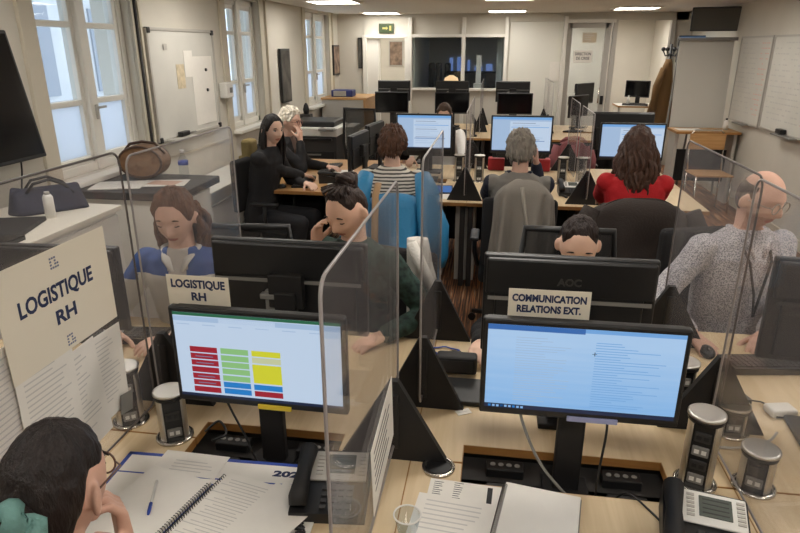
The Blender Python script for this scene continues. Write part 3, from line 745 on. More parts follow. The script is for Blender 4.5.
    def locks(n, az0, az1, L, rad, wave=.01, out=.03, z0=.3, back=0, fr=7):
        for k in range(n):
            az = r.uniform(az0, az1) * r.choice((-1, 1)); ph = r.uniform(0, 6)
            zz = r.uniform(z0 - .35, z0 + .4); c = math.sqrt(max(.05, 1 - zz * zz))
            D = Vector((c * math.sin(az), c * math.cos(az), zz))
            p0 = Vector((D.x * .080, D.y * .102, D.z * .122)); pts, rr = [], []; LL = L * r.uniform(.85, 1.1)
            for q in range(11):
                u = q / 10; fall = u * LL
                spread = 1 + out * 10 * min(1, u * 2.2) - .12 * u
                xx = p0.x * spread * (1 if zz < .2 else 1 + .28 * min(1, u * 3)); yy = p0.y * spread * (1 if zz < .2 else 1 + .12 * min(1, u * 3)) - back * u
                pts.append(Vector((xx + wave * math.sin(ph + u * fr) , yy + wave * math.cos(ph * 1.7 + u * fr), p0.z - fall)))
                rr.append(rad * (.75 + .5 * math.sin(PI * min(1, u * 1.15))) * (1 - .55 * max(0, u - .75) * 4 * .9))
            hb.tube([HM @ p for p in pts], rr, 7)
    small = vox > .006
    nu, nv = (72, 48) if small else (128, 84)
    if hair == 'long_wavy':
        hb._merge(hair_cap('long', .026, 3, .008, nu, nv), HM); locks(110, .95, PI, .33, .013, .014, .035, z0=.25, fr=12)
    elif hair == 'long_straight':
        hb._merge(hair_cap('long', .014, 5, .003, nu, nv), HM); locks(90, 1.45, PI, .36, .0105, .003, .012, z0=.05, fr=4)
    elif hair == 'half_up':
        hb._merge(hair_cap('long', .017, 8, .006, nu, nv), HM); locks(60, 1.75, PI, .2, .013, .012, .03, z0=-.1, back=.0, fr=8)
    elif hair == 'bun':
        hb._merge(hair_cap('pulled', .010, 6, .003, nu, nv, freq=22), HM)
        B = HM @ Vector((0, -.055, .115)); hb.ell(B, (.045, .042, .034))
        for k in range(7): hb.tube([B + Vector((.038 * math.cos(k + q * .5), .036 * math.sin(k + q * .5), .022 * math.sin(k * 2 + q * .6))) for q in range(7)], .011, 6)
        for k in range(12):
            a = r.uniform(-1.2, 1.2); hb.tube([HM @ Vector((.072 * math.sin(a), .066 * math.cos(a), .106)), HM @ Vector((.075 * math.sin(a), .07 * math.cos(a), .125)), B], [.004, .006, .004], 5)
    elif hair == 'pony':
        hb._merge(hair_cap('pulled', .013, 9, .003, nu, nv, freq=26), HM)
        P = HM @ Vector((0, -.115, -.005)); hb.ell(HM @ Vector((0, -.105, .0)), (.036, .04, .036))
        for k in range(26):
            a = k * 2.4; q = .018 * math.sqrt(k / 26); hb.tube([P + Vector((q * math.cos(a), 0, q * math.sin(a))), P + Vector((1.8 * q * math.cos(a), -.05, -.04 + 1.6 * q * math.sin(a))), P + Vector((1.5 * q * math.cos(a), -.06, -.14 + q * math.sin(a))), P + Vector((q * math.cos(a), -.03, -.24))], [.01, .013, .012, .004], 6)
    elif hair == 'short_thick':
        hb._merge(hair_cap('short', .028, 2, .010, nu, nv, freq=10), HM)
        for k in range(90):
            az = r.uniform(.7, PI) * r.choice((-1, 1)); zz = r.uniform(-.45, .95); c = math.sqrt(1 - zz * zz)
            D = Vector((c * math.sin(az), c * math.cos(az), zz)); p = Vector((D.x * .094, D.y * .116, D.z * .138)); d2 = Vector((D.x * .1, D.y * .1 - .15, -1 + .4 * zz)).normalized()
            if zz < float(hairline(abs(az), 'short')) + .05: continue
            hb.tube([HM @ (p - d2 * .02), HM @ (p + D * .006), HM @ (p + d2 * .03 - D * .004)], [.006, .009, .003], 6)
    elif hair == 'curly_short':
        hb._merge(hair_cap('short', .024, 4, .008, nu, nv, freq=8), HM)
        for k in range(130):
            az = r.uniform(0, PI) * r.choice((-1, 1)); zz = r.uniform(-.4, .97); c = math.sqrt(1 - zz * zz)
            if zz < float(hairline(abs(az), 'short')) + .1: continue
            D = Vector((c * math.sin(az), c * math.cos(az), zz)); p = Vector((D.x * .093, D.y * .115, D.z * .137)); hb.ell(HM @ p, (.014, .014, .012), seg=8, rings=6)
    elif hair == 'tied':
        hb._merge(hair_cap('pulled', .013, 7, .004, nu, nv, freq=22), HM)
        hb.ell(HM @ Vector((0, -.115, -.01)), (.03, .035, .03))
    elif hair == 'crop':
        hb._merge(hair_cap('short', .014, 2, .004, nu, nv, freq=18), HM)
    elif hair == 'balding':
        hb._merge(hair_cap('balding', .005, 2, .001, nu, nv), HM)
    hb.obj('hair', hm, t)
    # clothes
    if shirt:
        sb = body(shirt_off)
        for i, (a, e, w) in enumerate(arms):
            sb.cap(a, e, .056 + shirt_off * .5, .046 + shirt_off * .5)
            if sleeve > .5: sb.cap(e, e.lerp(w, (sleeve - .5) * 2), .046 + shirt_off * .5, .034 + shirt_off * .4)
            else: pass
        sme = remesh(sb, max(vox, .007), 4)
        cs = [v.co.copy() for v in sme.vertices]; ns = [v.normal.copy() for v in sme.vertices]
        cs = [c + n * (noise.noise(c * 9) * .006 + noise.noise(Vector((c.x * 22, c.y * 22, c.z * 30))) * .003) for c, n in zip(cs, ns)]
        sme.vertices.foreach_set('co', [x for c in cs for x in c]); sme.update()
        ms = shirt if isinstance(shirt, (list, tuple)) else [shirt]
        so = link('top_garment', sme, ms, t)
        if paint:
            for p in sme.polygons: p.material_index = paint(p.center, shz, shy)
    if legs:
        lb = MB()
        for s, k, a in zip((-1, 1), kn, an):
            lb.cap((s * .085, .0, seat + .03), k, .088, .068); lb.cap(k, a + Vector((0, 0, .02)), .066, .05)
        link('trousers', remesh(lb, .009, 4), mat('cloth_%d_%d_%d' % trousers, trousers, .9, bump=.3, bscale=200), t)
        for s, a in zip((-1, 1), an):
            MB().box((a.x, a.y + .05, .045), (.09, .26, .09), .035, seg=3).obj('shoe', BLACK, t)
    if glasses:
        g = MB()
        for s in (-1, 1):
            g.torus((0, 0, 0), .022, .0022, HM @ T(s * .031, .098, .0) @ RX(PI / 2), 20, 6)
            g.tube([HM @ Vector((s * .053, .098, .004)), HM @ Vector((s * .074, .08, .006)), HM @ Vector((s * .079, -.005, .004))], .0018, 6)
        g.tube([HM @ Vector((-.01, .1, .004)), HM @ Vector((0, .103, .006)), HM @ Vector((.01, .1, .004))], .002, 6)
        gl = g.obj('glasses', mat('spectacle_frame_%d' % glasses[0], glasses, .4), t)
    if extra: extra(t, HM, Hc, shy, shz, arms)
    return t
# ------------------------------------------------------------------ the benches
SL, SC, SR = -1.1, -.2, .7
desk('pale wood desk at the front left with papers and spiral notebook', SL, SC, .78, 1.53, (-.88, -.42, .085))
desk('pale wood desk at the front right with open notepad and phone', SC, SR, .78, 1.53, (-.05, .53, .085))
desk('pale wood desk at the right edge in front of the man in the patterned shirt', SR, 1.6, .78, 1.53, (.95, 1.45, .085))
desk('pale wood desk behind the hanging sign at the far left', -2.0, SL, .78, 1.53, (-1.8, -1.26, .085))
desk('pale wood desk of the woman in the green top', SL, SC, 1.535, 2.36, (-.88, -.42, .085), -1)
desk('pale wood desk of the woman whose forehead shows above the monitor', SC, SR, 1.535, 2.36, (-.05, .53, .085), -1)
desk('pale wood desk where the man in the patterned shirt works', SR, 1.6, 1.535, 2.58, (.95, 1.45, .085), -1)
desk('pale wood desk of the woman in the blue and white jacket', -2.0, SL, 1.535, 2.36, (-1.8, -1.26, .085), -1)
B2 = ((SL, SC, -.88, -.42, 'of the person with the blue jacket', 'facing the short brown haired person'), (SC, SR, -.05, .53, 'of the grey haired man', 'opposite the grey haired man'), (SR, 1.6, .95, 1.45, 'of the long haired woman in red', 'opposite the woman in red'))
for a, b, c, d, n, f in B2:
    desk('middle row pale wood desk ' + n, a, b, 4.76, 5.58, (c, d, .085))
    desk('middle row back side desk ' + f, a, b, 5.585, 6.4, (c, d, .085), -1)
for a, b, c, d, n in ((SL, SC, -.88, -.42, 'left'), (SC, SR, -.05, .53, 'middle'), (SR, 1.6, .95, 1.45, 'right')):
    desk('far row front side desk under the %s switched off monitor' % n if n != 'right' else 'far row front side desk behind the stack of clear screens', a, b, 8.45, 9.27, (c, d, .085))
    desk('far row back side desk by the glazing, %s of three' % n, a, b, 9.275, 10.1, (c, d, .085), -1)

# clear screens between the seats
screen('large clear screen at the front centre with a text sheet taped on', -.25, .84, 1.6, 1.55, (1.53,))
screen('clear screen right behind the front centre one, two black feet', -.2, 1.74, 2.42, 1.58, (1.82, 2.34), big=.14)
screen('clear screen at the left holding the large sign', -1.06, .84, 1.63, 1.6, (.88,), dark_near=True)
screen('clear screen beside the woman in the blue and white jacket', -1.06, 1.66, 2.42, 1.58, (1.72, 1.88))
screen('clear screen at the right in front of the man in the patterned shirt', .72, 1.78, 2.5, 1.55, (1.82, 2.42), dark_near=True)
screen('clear screen nearest the right tall power tower', .68, .9, 1.72, 1.56, (.95,))
screen('middle row clear screen left of the grey haired man', -.22, 4.78, 5.5, 1.42, (4.85,), big=.14)
screen('middle row clear screen between grey haired man and woman in red', .71, 4.78, 5.5, 1.42, (4.85,), big=.15)
screen('middle row back side clear screen by the person in white', -.22, 5.66, 6.35, 1.42, (6.25,))
screen('middle row back side clear screen behind the power towers', .71, 5.66, 6.35, 1.42, (6.25,))
screen('far row clear screen in front of the middle switched off monitor', -.22, 8.5, 9.2, 1.42, (9.1,), big=.1)
screen('far row clear screen in the stack right of the monitors', .71, 8.5, 9.2, 1.44, (9.1,), big=.1)
screen('far row back side clear screen behind the left monitors', -.22, 9.35, 10.05, 1.42, (9.95,), big=.1)
screen('far row back side clear screen at the rear of the stack', .71, 9.35, 10.05, 1.44, (9.95,), big=.1)

# monitors
Y_TAG = mat('yellow_label', (226, 200, 60), .6); B_TAG = mat('lavender_label', (150, 156, 196), .6)
monitor('monitor with coloured spreadsheet cells at the front left desk', (-.63, 1.48, .655), -.02, .39, .515, .30, 'sheet', 'col', tagc=(Y_TAG, .04, .1))
monitor('monitor with a pale blue document at the front right desk', (.25, 1.475, .655), .0, .428, .515, .28, 'doc', 'col', tagc=(B_TAG, .04, .13))
monitor('black monitor seen from behind facing the woman in green', (-.665, 1.91, .73), PI - .02, .38, .54, .33, None, 'col', vesa=True)
monitor('black monitor seen from behind with raised logo under the hidden face', (.245, 1.86, .73), PI, .385, .52, .33, None, 'col', backlogo='AOC', vesa=True)
monitor('black monitor seen from behind partly covered by the big sign', (-1.55, 1.9, .73), PI + .05, .33, .52, .32, None)
monitor('black monitor cut by the right frame edge in front of the man', (1.1, 1.88, .73), PI - .1, .4, .52, .33, None)
monitor('switched on monitor in front of the person with the blue jacket', (-.63, 5.56, .73), 0, .435, .5, .32, 11, tilt=0)
monitor('switched on monitor in front of the grey haired man', (.22, 5.52, .73), 0, .435, .525, .325, 12)
monitor('switched on monitor in front of the woman in red', (1.14, 5.52, .73), 0, .395, .53, .31, 13)
monitor('black monitor back standing behind the screen of the woman in red', (1.13, 5.95, .73), PI, .43, .53, .34)
monitor('monitor back behind the screen of the person with the blue jacket', (-.63, 6.05, .73), PI, .3, .5, .3)
monitor('monitor back behind the screen of the grey haired man', (.23, 6.05, .73), PI, .3, .5, .3)
for x, n in ((-1.54, 'leftmost'), (-.65, 'middle'), (.25, 'rightmost')):
    monitor('switched off far row monitor, %s of three' % n, (x, 9.3, .73), 0, .38, .5, .3)
    monitor('taller monitor back showing above the %s switched off far monitor' % n, (x - .03, 9.75, .73), PI, .52, .5, .3, vesa=True)
monitor('dark monitor beside the stack of far clear screens, nearer one', (1.15, 9.3, .73), .9, .36, .48, .3)
monitor('dark monitor beside the stack of far clear screens, farther one', (1.28, 9.8, .73), .9, .5, .48, .3)
desk('far row left end desk beside the doorway', -2.0, SL, 8.45, 9.6, None)

# signs taped on the monitors and the screen
def sign(label, loc, rz, w, h, lines, size, ink, rx=PI / 2, crest=False, m=CREAM, widths=None, bold=.001, th=.0012):
    t = thing('paper_sign', label, 'sign', loc, rz)
    MB().box((0, 0, 0), (w, th, h)).obj('sheet', m, t)
    n = len(lines)
    for k, l in enumerate(lines):
        text('lettering', l, size, ink, t, T(0, -th / 2 - .0004, ((n - 1) / 2 - k) * size * 1.12 + size * .12) @ RX(PI / 2), bold, widths[k] if widths else None)
    return t
sign('small cream sign reading LOGISTIQUE RH behind the spreadsheet monitor', (-.822, 1.55, 1.215), -.02, .19, .1, ['LOGISTIQUE', 'RH'], .034, INK, widths=(.165, .045), bold=.0012)
sign('small cream sign reading COMMUNICATION RELATIONS EXT.', (.16, 1.535, 1.242), .01, .21, .088, ['COMMUNICATION', 'RELATIONS EXT.'], .027, INK, widths=(.19, .165), bold=.0012)
g = sign('large cream sign reading LOGISTIQUE RH on the left clear screen', (-1.05, 1.29, 1.285), PI / 2, .405, .27, [], .07, INK)
text('lettering', 'LOGISTIQUE', .056, INK, g, T(-.01, -.0012, .025) @ RX(PI / 2), .0015, .27); text('lettering', 'RH', .05, INK, g, T(.005, -.0012, -.04) @ RX(PI / 2), .0015, .075)
CREST = mat('crest_grey', (118, 124, 146), .7)
for z, x in ((.1, -.005), (-.11, .005)):
    c = MB()
    for k in range(4):
        for q in range(4):
            if (k * 3 + q * 5) % 7 not in (1, 4): c.box((x - .012 + q * .008, -.001, z + .012 - k * .008), (.0055, .0008, .0045))
    c.obj('crest', CREST, g)
for i, (yc, zc, w, h, rz, lb) in enumerate(((1.19, 1.04, .2, .29, .03, 'text sheet taped under the big sign, leftmost'), (1.285, .985, .21, .3, -.05, 'text sheet taped under the big sign, middle'), (1.415, 1.0, .17, .26, .04, 'text sheet taped under the big sign, rightmost with a grey patch'), (1.06, 1.1, .2, .3, -.03, 'text sheet taped beside the big sign at the frame edge'))):
    p = paper(lb, (-1.054 - .002 * i, yc, zc), 0, w, h, 16, [(.12, .9, .08, .85)], blocks=())
    p.rotation_euler = (PI / 2, rz, PI / 2)
p = paper('white text sheet taped to the front centre clear screen, edge on', (-.243, 1.31, .935), 0, .29, .2, 6, [(.1, .92, .15, .85)], ink=INKK)
p.rotation_euler = (PI / 2, -.12, PI / 2)
p = paper('small grey card taped low on the left clear screen', (-1.05, 1.47, .88), 0, .06, .06, None, m=GREY); p.rotation_euler = (PI / 2, .2, PI / 2)

# power towers
tower('tall power tower at the right beside the phone', .6, 1.545, .73, .225, rz=-.37)
tower('short power tower at the right of the tall one', .755, 1.55, .73, .125, rz=-.45)
tower('power tower in front of the black screen foot at the left', -.945, 1.53, .73, .165, rz=.55)
tower('power tower behind the grey card at the left', -1.13, 1.59, .73, .2, rz=.6)
tower('power tower behind the right end of the document monitor', .65, 1.93, .73, .18)
tower('low power tower under the man, beside the power cable', .78, 1.82, .73, .1)
tower('low closed power tower behind the left black screen foot', -.93, 1.8, .73, .15)
tower('middle row power tower left of the red shirted woman, nearer the grey haired man', .6, 5.6, .73, .24)
tower('middle row power tower just right of its twin by the phone', .76, 5.6, .73, .24)
tower('middle row power tower left of the grey haired man', -.13, 5.6, .73, .24)
tower('middle row power tower beside the left switched on monitor', -.31, 5.6, .73, .24)
t = thing('cable_grommet', 'round dark cable grommet on the front desk by the screen foot', 'grommet', (-.115, 1.5, .73))
MB().lathe([(.048, 0), (.048, .006), (.038, .009), (.038, .004)], seg=28).obj('ring', STEEL, t); MB().lathe([(.036, .001), (.036, .005)], seg=24).obj('lid', BLACK, t)

# phones, keyboards
phone('black desk phone with large handset on the front left desk', (-.40, 1.33, .731), .1, False)
phone('pale faced desk phone with display at the front right', (.54, 1.31, .731), -.2, True)
phone('desk phone with pale display beside the grey haired man', (.62, 5.2, .731), 0, True)
phone('dark phone on the two women\'s desk', (-1.45, 5.35, .741), PI / 2 + .3, False)
keyboard('black keyboard in front of the woman in the blue and white jacket', (-1.5, 2.16, .731), PI + .1)
keyboard('black keyboard in front of the man in the patterned shirt', (1.12, 2.3, .731), PI + .15)
keyboard('black keyboard under the grey haired man\'s screen', (.2, 5.05, .731), 0)
keyboard('black keyboard under the long haired woman\'s screen', (1.13, 5.05, .731), 0)
keyboard('black keyboard by the hands of the dark haired woman in the suit', (-1.66, 5.25, .741), -PI / 2 + .1)
keyboard('black keyboard by the white haired woman', (-1.6, 5.95, .741), -PI / 2)
mouse('black mouse on the near end of the two women\'s desk', (-1.8, 5.02, .741), -1.2)
mouse('black mouse under the right hand of the man in the patterned shirt', (.87, 2.36, .731), PI)

# front left desk papers
t = thing('desk_pad', 'white desk pad calendar with blue border under the notebook', 'desk pad', (-.72, 1.22, .7305), .03)
MB().box((0, 0, .002), (.62, .44, .004)).obj('pad_sheet', PAPER, t)
b = MB().box((0, .214, .0045), (.62, .012, .001)).box((-.304, 0, .0045), (.012, .44, .001)).box((0, .13, .0045), (.6, .004, .001)); b.obj('blue_border', BLUE, t)
text('year', '202', .032, INK, t, T(.185, .172, .0045), .0015, .075)
def spiral_book(label, loc, rz, w, h, open_=True, lines=True, cover=BLUE, helix='x0', group=None):
    t = thing('spiral_notebook', label, 'notebook', loc, rz, group)
    m = MB().box((0, 0, .007), (w, h, .012), .002); m.obj('pages', PAPER, t)
    MB().box((0, 0, .0008), (w + .006, h + .006, .0016)).obj('cover', cover, t)
    if lines:
        l = MB()
        for k in range(22): l.box((-.01 + .02 * math.sin(k * 2.3), h * .42 - k * h * .037, .0134), (w * (.62 + .14 * math.sin(k * 1.7)), .0022, .0004))
        l.obj('print', PRINT, t)
    x = -w / 2 if helix == 'x0' else w / 2
    pts = [(x + .007 * math.cos(a), -h / 2 + .01 + (h - .02) * k / 360, .008 + .009 * math.sin(a)) for k in range(361) for a in [k * 2 * PI * 34 / 360]]
    MB().tube(pts, .0011, 5).obj('wire_binding', DARK, t); return t
spiral_book('open spiral notebook page with a blue pen lying on it', (-.86, 1.2, .7345), -.22, .2, .3, lines=False, helix='x1')
spiral_book('spiral bound printed document with curling pages', (-.635, 1.2, .7345), -.22, .2, .3, helix='x0', cover=PAPER)
paper('loose printed sheet behind the spiral notebook at the front left', (-.83, 1.4, .735), -.03, .2, .1, 4, [(.25, .95, .4, .95)])
for k, (dx, rz) in enumerate(((0, -.34), (.012, -.42))):
    o = paper(('upper' if k else 'lower') + ' lifted sheet curling at the right of the spiral document', (-.53 + dx, 1.19, .747 + .004 * k), rz, .14, .28, None, name='paper_sheet')
t = thing('ballpoint_pen', 'clear ballpoint pen with blue cap on the spiral notebook', 'pen', (-.855, 1.24, .7525), .35)
MB().tube([(0, .06, 0), (0, -.035, 0)], .0036, 8).obj('barrel', WHITEP, t); MB().tube([(0, -.03, 0), (0, -.06, 0), (0, -.072, 0)], [.0048, .0048, .003], 8).obj('cap', BLUE, t)
# front right desk papers
paper('white form with small printed columns and a black bar on the front right desk', (-.035, 1.385, .731), -.06, .2, .115, 11, [(.06, .2, .1, .9), (.34, .48, .06, .9)], blocks=((.8, .87, .08, .85),), ink=INKK)
paper('printed sheet at the bottom edge between cup and notebook', (-.04, 1.29, .7335), -.1, .25, .16, 7, [(.1, .9, .15, .9)])
t = spiral_book('blank white notepad with wire edge on the front right desk', (.155, 1.31, .731), -.17, .2, .25, lines=False, helix='x0', cover=GREY)
t = thing('plastic_cup', 'small clear plastic cup at the bottom of the centre seam', 'cup', (-.17, 1.24, .7305))
MB().lathe([(.024, 0), (.034, .05), (.0335, .05), (.0235, .002)], seg=24).obj('cup_wall', GLASS, t); MB().torus((0, 0, .05), .034, .0022).obj('rim', WHITEP, t)

# things on the far side desks of the front bench
t = thing('speaker_bar', 'black bar shaped box on the desk right of the clear screen', 'speaker', (-.1, 2.06, .73), .0)
MB().box((0, 0, .045), (.15, .06, .07), .012, seg=3).obj('case', MATTE, t); MB().box((0, -.0305, .045), (.12, .002, .045)).obj('grille', DARK, t)
tag(MB().box((-.1, 1.92, .739), (.2, .16, .018), .004).obj('black_tray', BLACK), 'flat black tray in front of the bar shaped box', 'tray')
t = thing('lanyard', 'blue lanyard lying on the desk behind the black bar shaped box', 'lanyard', (-.16, 2.22, .733))
MB().tube([(.05 * math.cos(a) * (1 + .3 * math.sin(3 * a)), .035 * math.sin(a), .004 + .002 * math.sin(5 * a)) for a in [k * .35 for k in range(19)]], .005, 6, flat=.5).obj('ribbon', BLUE, t); MB().box((.05, -.02, .008), (.04, .03, .012), .004).obj('clip', BLACK, t)
paper('small white crumpled note beside the flat black tray', (-.06, 1.8, .731), .5, .05, .03, 2)
t = thing('power_adapter', 'black power adapter with cable on the right desk', 'power adapter', (.83, 1.98, .73), .3)
MB().box((0, 0, .018), (.13, .06, .034), .008).obj('case', BLACK, t)
MB().tube([(.065, 0, .015), (.11, -.01, .01), (.14, -.06, .008), (.1, -.1, .008), (.16, -.12, .008)], .003, 6).obj('cable', BLACK, t)
t = thing('computer_mouse', 'white box shaped mouse near the black power adapter', 'mouse', (.98, 1.95, .73), .2); MB().box((0, 0, .014), (.09, .06, .028), .01, seg=3).obj('shell', WHITEP, t)
def cable(label, pts, m, r=.0035, name='cable'):
    # smooth path through the points
    P = [Vector(p) for p in pts]; Q = []
    for i in range(len(P) - 1):
        a, b, c, d = P[max(i - 1, 0)], P[i], P[i + 1], P[min(i + 2, len(P) - 1)]
        for k in range(8):
            u = k / 8; Q.append(.5 * ((2 * b) + (-a + c) * u + (2 * a - 5 * b + 4 * c - d) * u * u + (-a + 3 * b - 3 * c + d) * u ** 3))
    Q.append(P[-1]); tag(MB().tube(Q, r, 8).obj(name, m), label, 'cable')
cable('grey cable hanging from the document monitor into the tray', [(.1, 1.5, 1.0), (.11, 1.49, .92), (.17, 1.46, .8), (.27, 1.45, .69), (.3, 1.46, .67)], GREY, .004)
cable('black cable hanging right of the document monitor column', [(.33, 1.49, .96), (.335, 1.49, .9), (.32, 1.46, .76), (.325, 1.46, .67)], BLACK, .0035)
cable('black cable hanging from the spreadsheet monitor', [(-.76, 1.53, .93), (-.755, 1.52, .88), (-.7, 1.5, .78), (-.65, 1.48, .69), (-.6, 1.5, .67)], BLACK, .0035)
cable('thin black cable on the desk left of the pale faced phone', [(.36, 1.48, .67), (.4, 1.46, .736), (.45, 1.4, .734), (.48, 1.33, .735), (.5, 1.26, .735)], BLACK, .003)
cable('grey cable looping over the right desk edge', [(.68, 1.72, .735), (.76, 1.7, .75), (.86, 1.74, .755), (.92, 1.82, .738)], LGREY, .004)
cable('black cable curled beside the left power tower', [(-.86, 1.56, .735), (-.83, 1.6, .75), (-.79, 1.56, .735), (-.82, 1.52, .735)], BLACK, .004)

# ------------------------------------------------------------------ left side furniture
c = thing('low_cabinet', 'low white cabinet along the left wall under the wall screen', 'cabinet', (-2.44, 2.3, 0))
MB().box((0, 0, .5), (.58, 1.8, .98)).obj('body', WHITE, c); MB().box((.01, 0, 1.005), (.62, 1.84, .03), .004).obj('top', mat('cabinet_top', (224, 218, 204), .4), c)
for k in range(3):
    d = MB().box((.298, -.6 + k * .6, .5), (.016, .585, .94), .003).obj('door', WHITE, c); MB().box((.312, -.6 + k * .6 + .22, .7), (.014, .015, .12), .003).obj('handle', GREY, d)
t = thing('tote_bag', 'dark navy bag with handles on the white cabinet', 'bag', (-2.46, 3.06, 1.02), .75)
m = MB(); rg = []
for v in range(7):
    u = v / 6; rg.append([((.2 - .03 * u) * math.copysign(abs(math.cos(2 * PI * k / 28)) ** .5, math.cos(2 * PI * k / 28)), (.11 - .05 * u) * math.copysign(abs(math.sin(2 * PI * k / 28)) ** .6, math.sin(2 * PI * k / 28)) + .012 * math.sin(k * .9 + 3 * u), .002 + .12 * u + .01 * u * math.sin(k * .7)) for k in range(28)])
m.loft(rg); m.obj('bag_body', mat('navy_cloth', (40, 44, 62), .8, bump=.3, bscale=60), t)
for s in (-1, 1): MB().tube([(-.1, s * .05, .11), (-.06, s * .06, .16), (.02, s * .05, .175), (.09, s * .05, .14), (.13, s * .07, .09)], .008, 8).obj('handle', BLACK, t)
t = thing('spray_bottle', 'white cylindrical bottle standing beside the navy bag', 'bottle', (-2.33, 2.90, 1.02))
MB().lathe([(.026, 0), (.026, .11), (.018, .125)], seg=20).obj('bottle_body', WHITEP, t); MB().lathe([(.014, .122), (.014, .14)], seg=16).obj('cap', LGREY, t)
t = thing('screen_stand_plate', 'black flat base plate on the white cabinet by the frame edge', 'stand', (-2.42, 2.62, 1.02), .3)
MB().box((0, 0, .012), (.34, .36, .024), .006).box((-.1, 0, .05), (.08, .12, .07), .01).obj('plate', MATTE, t)
tag(MB().box((-2.26, 2.3, 1.032), (.18, .42, .024), .004).obj('laptop', GLOSS), 'closed black laptop on the near edge of the white cabinet', 'laptop')
t = thing('wall_screen', 'large black flat screen on the left wall', 'television', (XL + .08, 2.64, 1.62), 0)
MB().box((0, 0, 0), (.05, 1.3, .7), .008, M=RY(-.16)).obj('housing', BLACK, t); MB().box((.0265, 0, 0), (.002, 1.26, .66), M=RY(-.16)).obj('screen', GLOSS, t); MB().box((-.05, 0, -.1), (.06, .3, .2)).obj('wall_bracket', DARK, t)
cable('black cable dropping from the wall screen to the cabinet', [(XL + .06, 3.2, 1.32), (XL + .04, 3.21, 1.2), (XL + .04, 3.18, 1.1), (XL + .1, 3.1, 1.03)], BLACK, .005)
t = thing('side_table', 'black topped storage unit with papers under the first window', 'cabinet', (-2.345, 3.86, 0))
MB().box((0, 0, .985), (.8, .62, .05), .006).obj('top', DARK, t); MB().box((-.02, 0, .48), (.7, .56, .96)).obj('body', WHITE, t); MB().box((.335, 0, .48), (.012, .5, .9), .003).obj('door', WHITE, t)
paper('white printed sheets on the black topped storage unit, left pile', (-2.46, 3.74, 1.011), .3, .32, .24, 5, th=.006)
paper('sheet with a pinkish picture on the black topped storage unit', (-2.2, 3.86, 1.011), .25, .3, .21, None, blocks=(), m=PAPER)
p = tag(MB().box((-2.2, 3.86, 1.0135), (.2, .13, .0008), M=None).obj('printed_picture', mat('pink_print', (206, 170, 150), .7)), 'pinkish picture leaf lying on the sheet by the bottle', 'picture')
t = thing('handbag', 'round brown quilted bag with a strap by the window', 'bag', (-2.42, 4.02, 1.01), .1)
m = MB(); BR = mat('brown_leather', (120, 88, 60), .55, noise_amt=.25, nscale=30, bump=.5, bscale=60)
P = [(.165 * math.cos(a) , .12 + (.115 if math.sin(a) > 0 else .118) * math.sin(a)) for a in [2 * PI * k / 28 for k in range(28)]]
m.prism(P, -.075, .075, 'y', bev=.02); m.obj('bag_body', BR, t)
for y in (-.076, .076): MB().tube([(.15 * math.cos(a), y, .12 + .105 * math.sin(a)) for a in [2 * PI * k / 24 for k in range(25)]], .008, 8).obj('piping', mat('dark_brown', (70, 48, 34), .5), t)
MB().tube([(-.14, 0, .18), (-.09, 0, .235), (0, 0, .252), (.09, 0, .24), (.15, 0, .17)], .01, 8).obj('strap', mat('dark_brown', (70, 48, 34), .5), t)
t = thing('water_bottle', 'clear water bottle with blue cap beside the brown bag', 'bottle', (-2.16, 4.07, 1.01))
MB().lathe([(.032, 0), (.034, .02), (.032, .08), (.034, .12), (.014, .165), (.014, .18)], seg=20).obj('bottle_body', GLASS, t); MB().lathe([(.0335, .09), (.0352, .09), (.0352, .12), (.0335, .12)], seg=20).obj('label_band', BLUE, t); MB().lathe([(.016, .176), (.016, .196)], seg=16).obj('cap', WHITEP, t)
t = thing('radiator', 'long white radiator casing below the wall whiteboard', 'radiator', (-2.53, 5.3, 0))
MB().box((0, 0, .38), (.36, 1.5, .66), .01).obj('casing', WHITE, t); MB().box((.01, 0, .72), (.4, 1.54, .025), .006).obj('top', WHITE, t); MB().box((.184, 0, .6), (.008, 1.46, .015)).box((.184, 0, .3), (.008, 1.46, .012)).obj('seam', LGREY, t)
for y in (-.6, .6): MB().box((0, y, .03), (.3, .06, .06)).obj('foot', GREY, t)
# wall whiteboard
t = thing('whiteboard', 'framed whiteboard with notes on the left wall', 'whiteboard', (XL + .03, 5.35, 1.58))
WB = mat('whiteboard_face', (214, 212, 204), .25, noise_amt=.03, nscale=4)
MB().box((0, 0, 0), (.02, 1.16, .86), .003).obj('board', WB, t)
m = MB()
for z in (-.435, .435): m.box((.004, 0, z), (.03, 1.18, .025), .004)
for y in (-.585, .585): m.box((.004, y, 0), (.03, .025, .88), .004)
m.obj('frame', LGREY, t)
m = MB()
for y in (-.57, .57):
    for z in (-.425, .425): m.box((.012, y, z), (.03, .045, .045), .006)
m.obj('corner', BLACK, t); MB().box((.05, -.28, -.44), (.09, .42, .018), .003).obj('marker_tray', LGREY, t)
tag(MB().box((XL + .085, 5.1, 1.175), (.05, .14, .04), .008).obj('board_eraser', BLACK), 'black eraser on the tray of the left whiteboard', 'eraser')
t = tag(MB().tube([(XL + .085, 5.2, 1.165), (XL + .085, 5.32, 1.165)], .009, 8).obj('marker_pen', GREY), 'marker pen on the tray of the left whiteboard', 'marker')
for i, (y, z, w, h, m_, lb) in enumerate(((5.66, 1.5, .42, .6, PAPER, 'large pale sheet stuck on the right half of the left whiteboard'), (5.24, 1.64, .14, .2, mat('ochre_note', (204, 190, 160), .8, noise_amt=.2, nscale=20), 'ochre picture note near the middle of the left whiteboard'), (5.4, 1.74, .16, .22, PAPER, 'white note high on the left whiteboard'), (5.02, 1.88, .06, .05, LGREY, 'small grey tag in the upper left of the left whiteboard'))):
    p = paper(lb, (XL + .0415 + .0012 * i, y, z), 0, w, h, None, m=m_); p.rotation_euler = (PI / 2, 0, PI / 2)
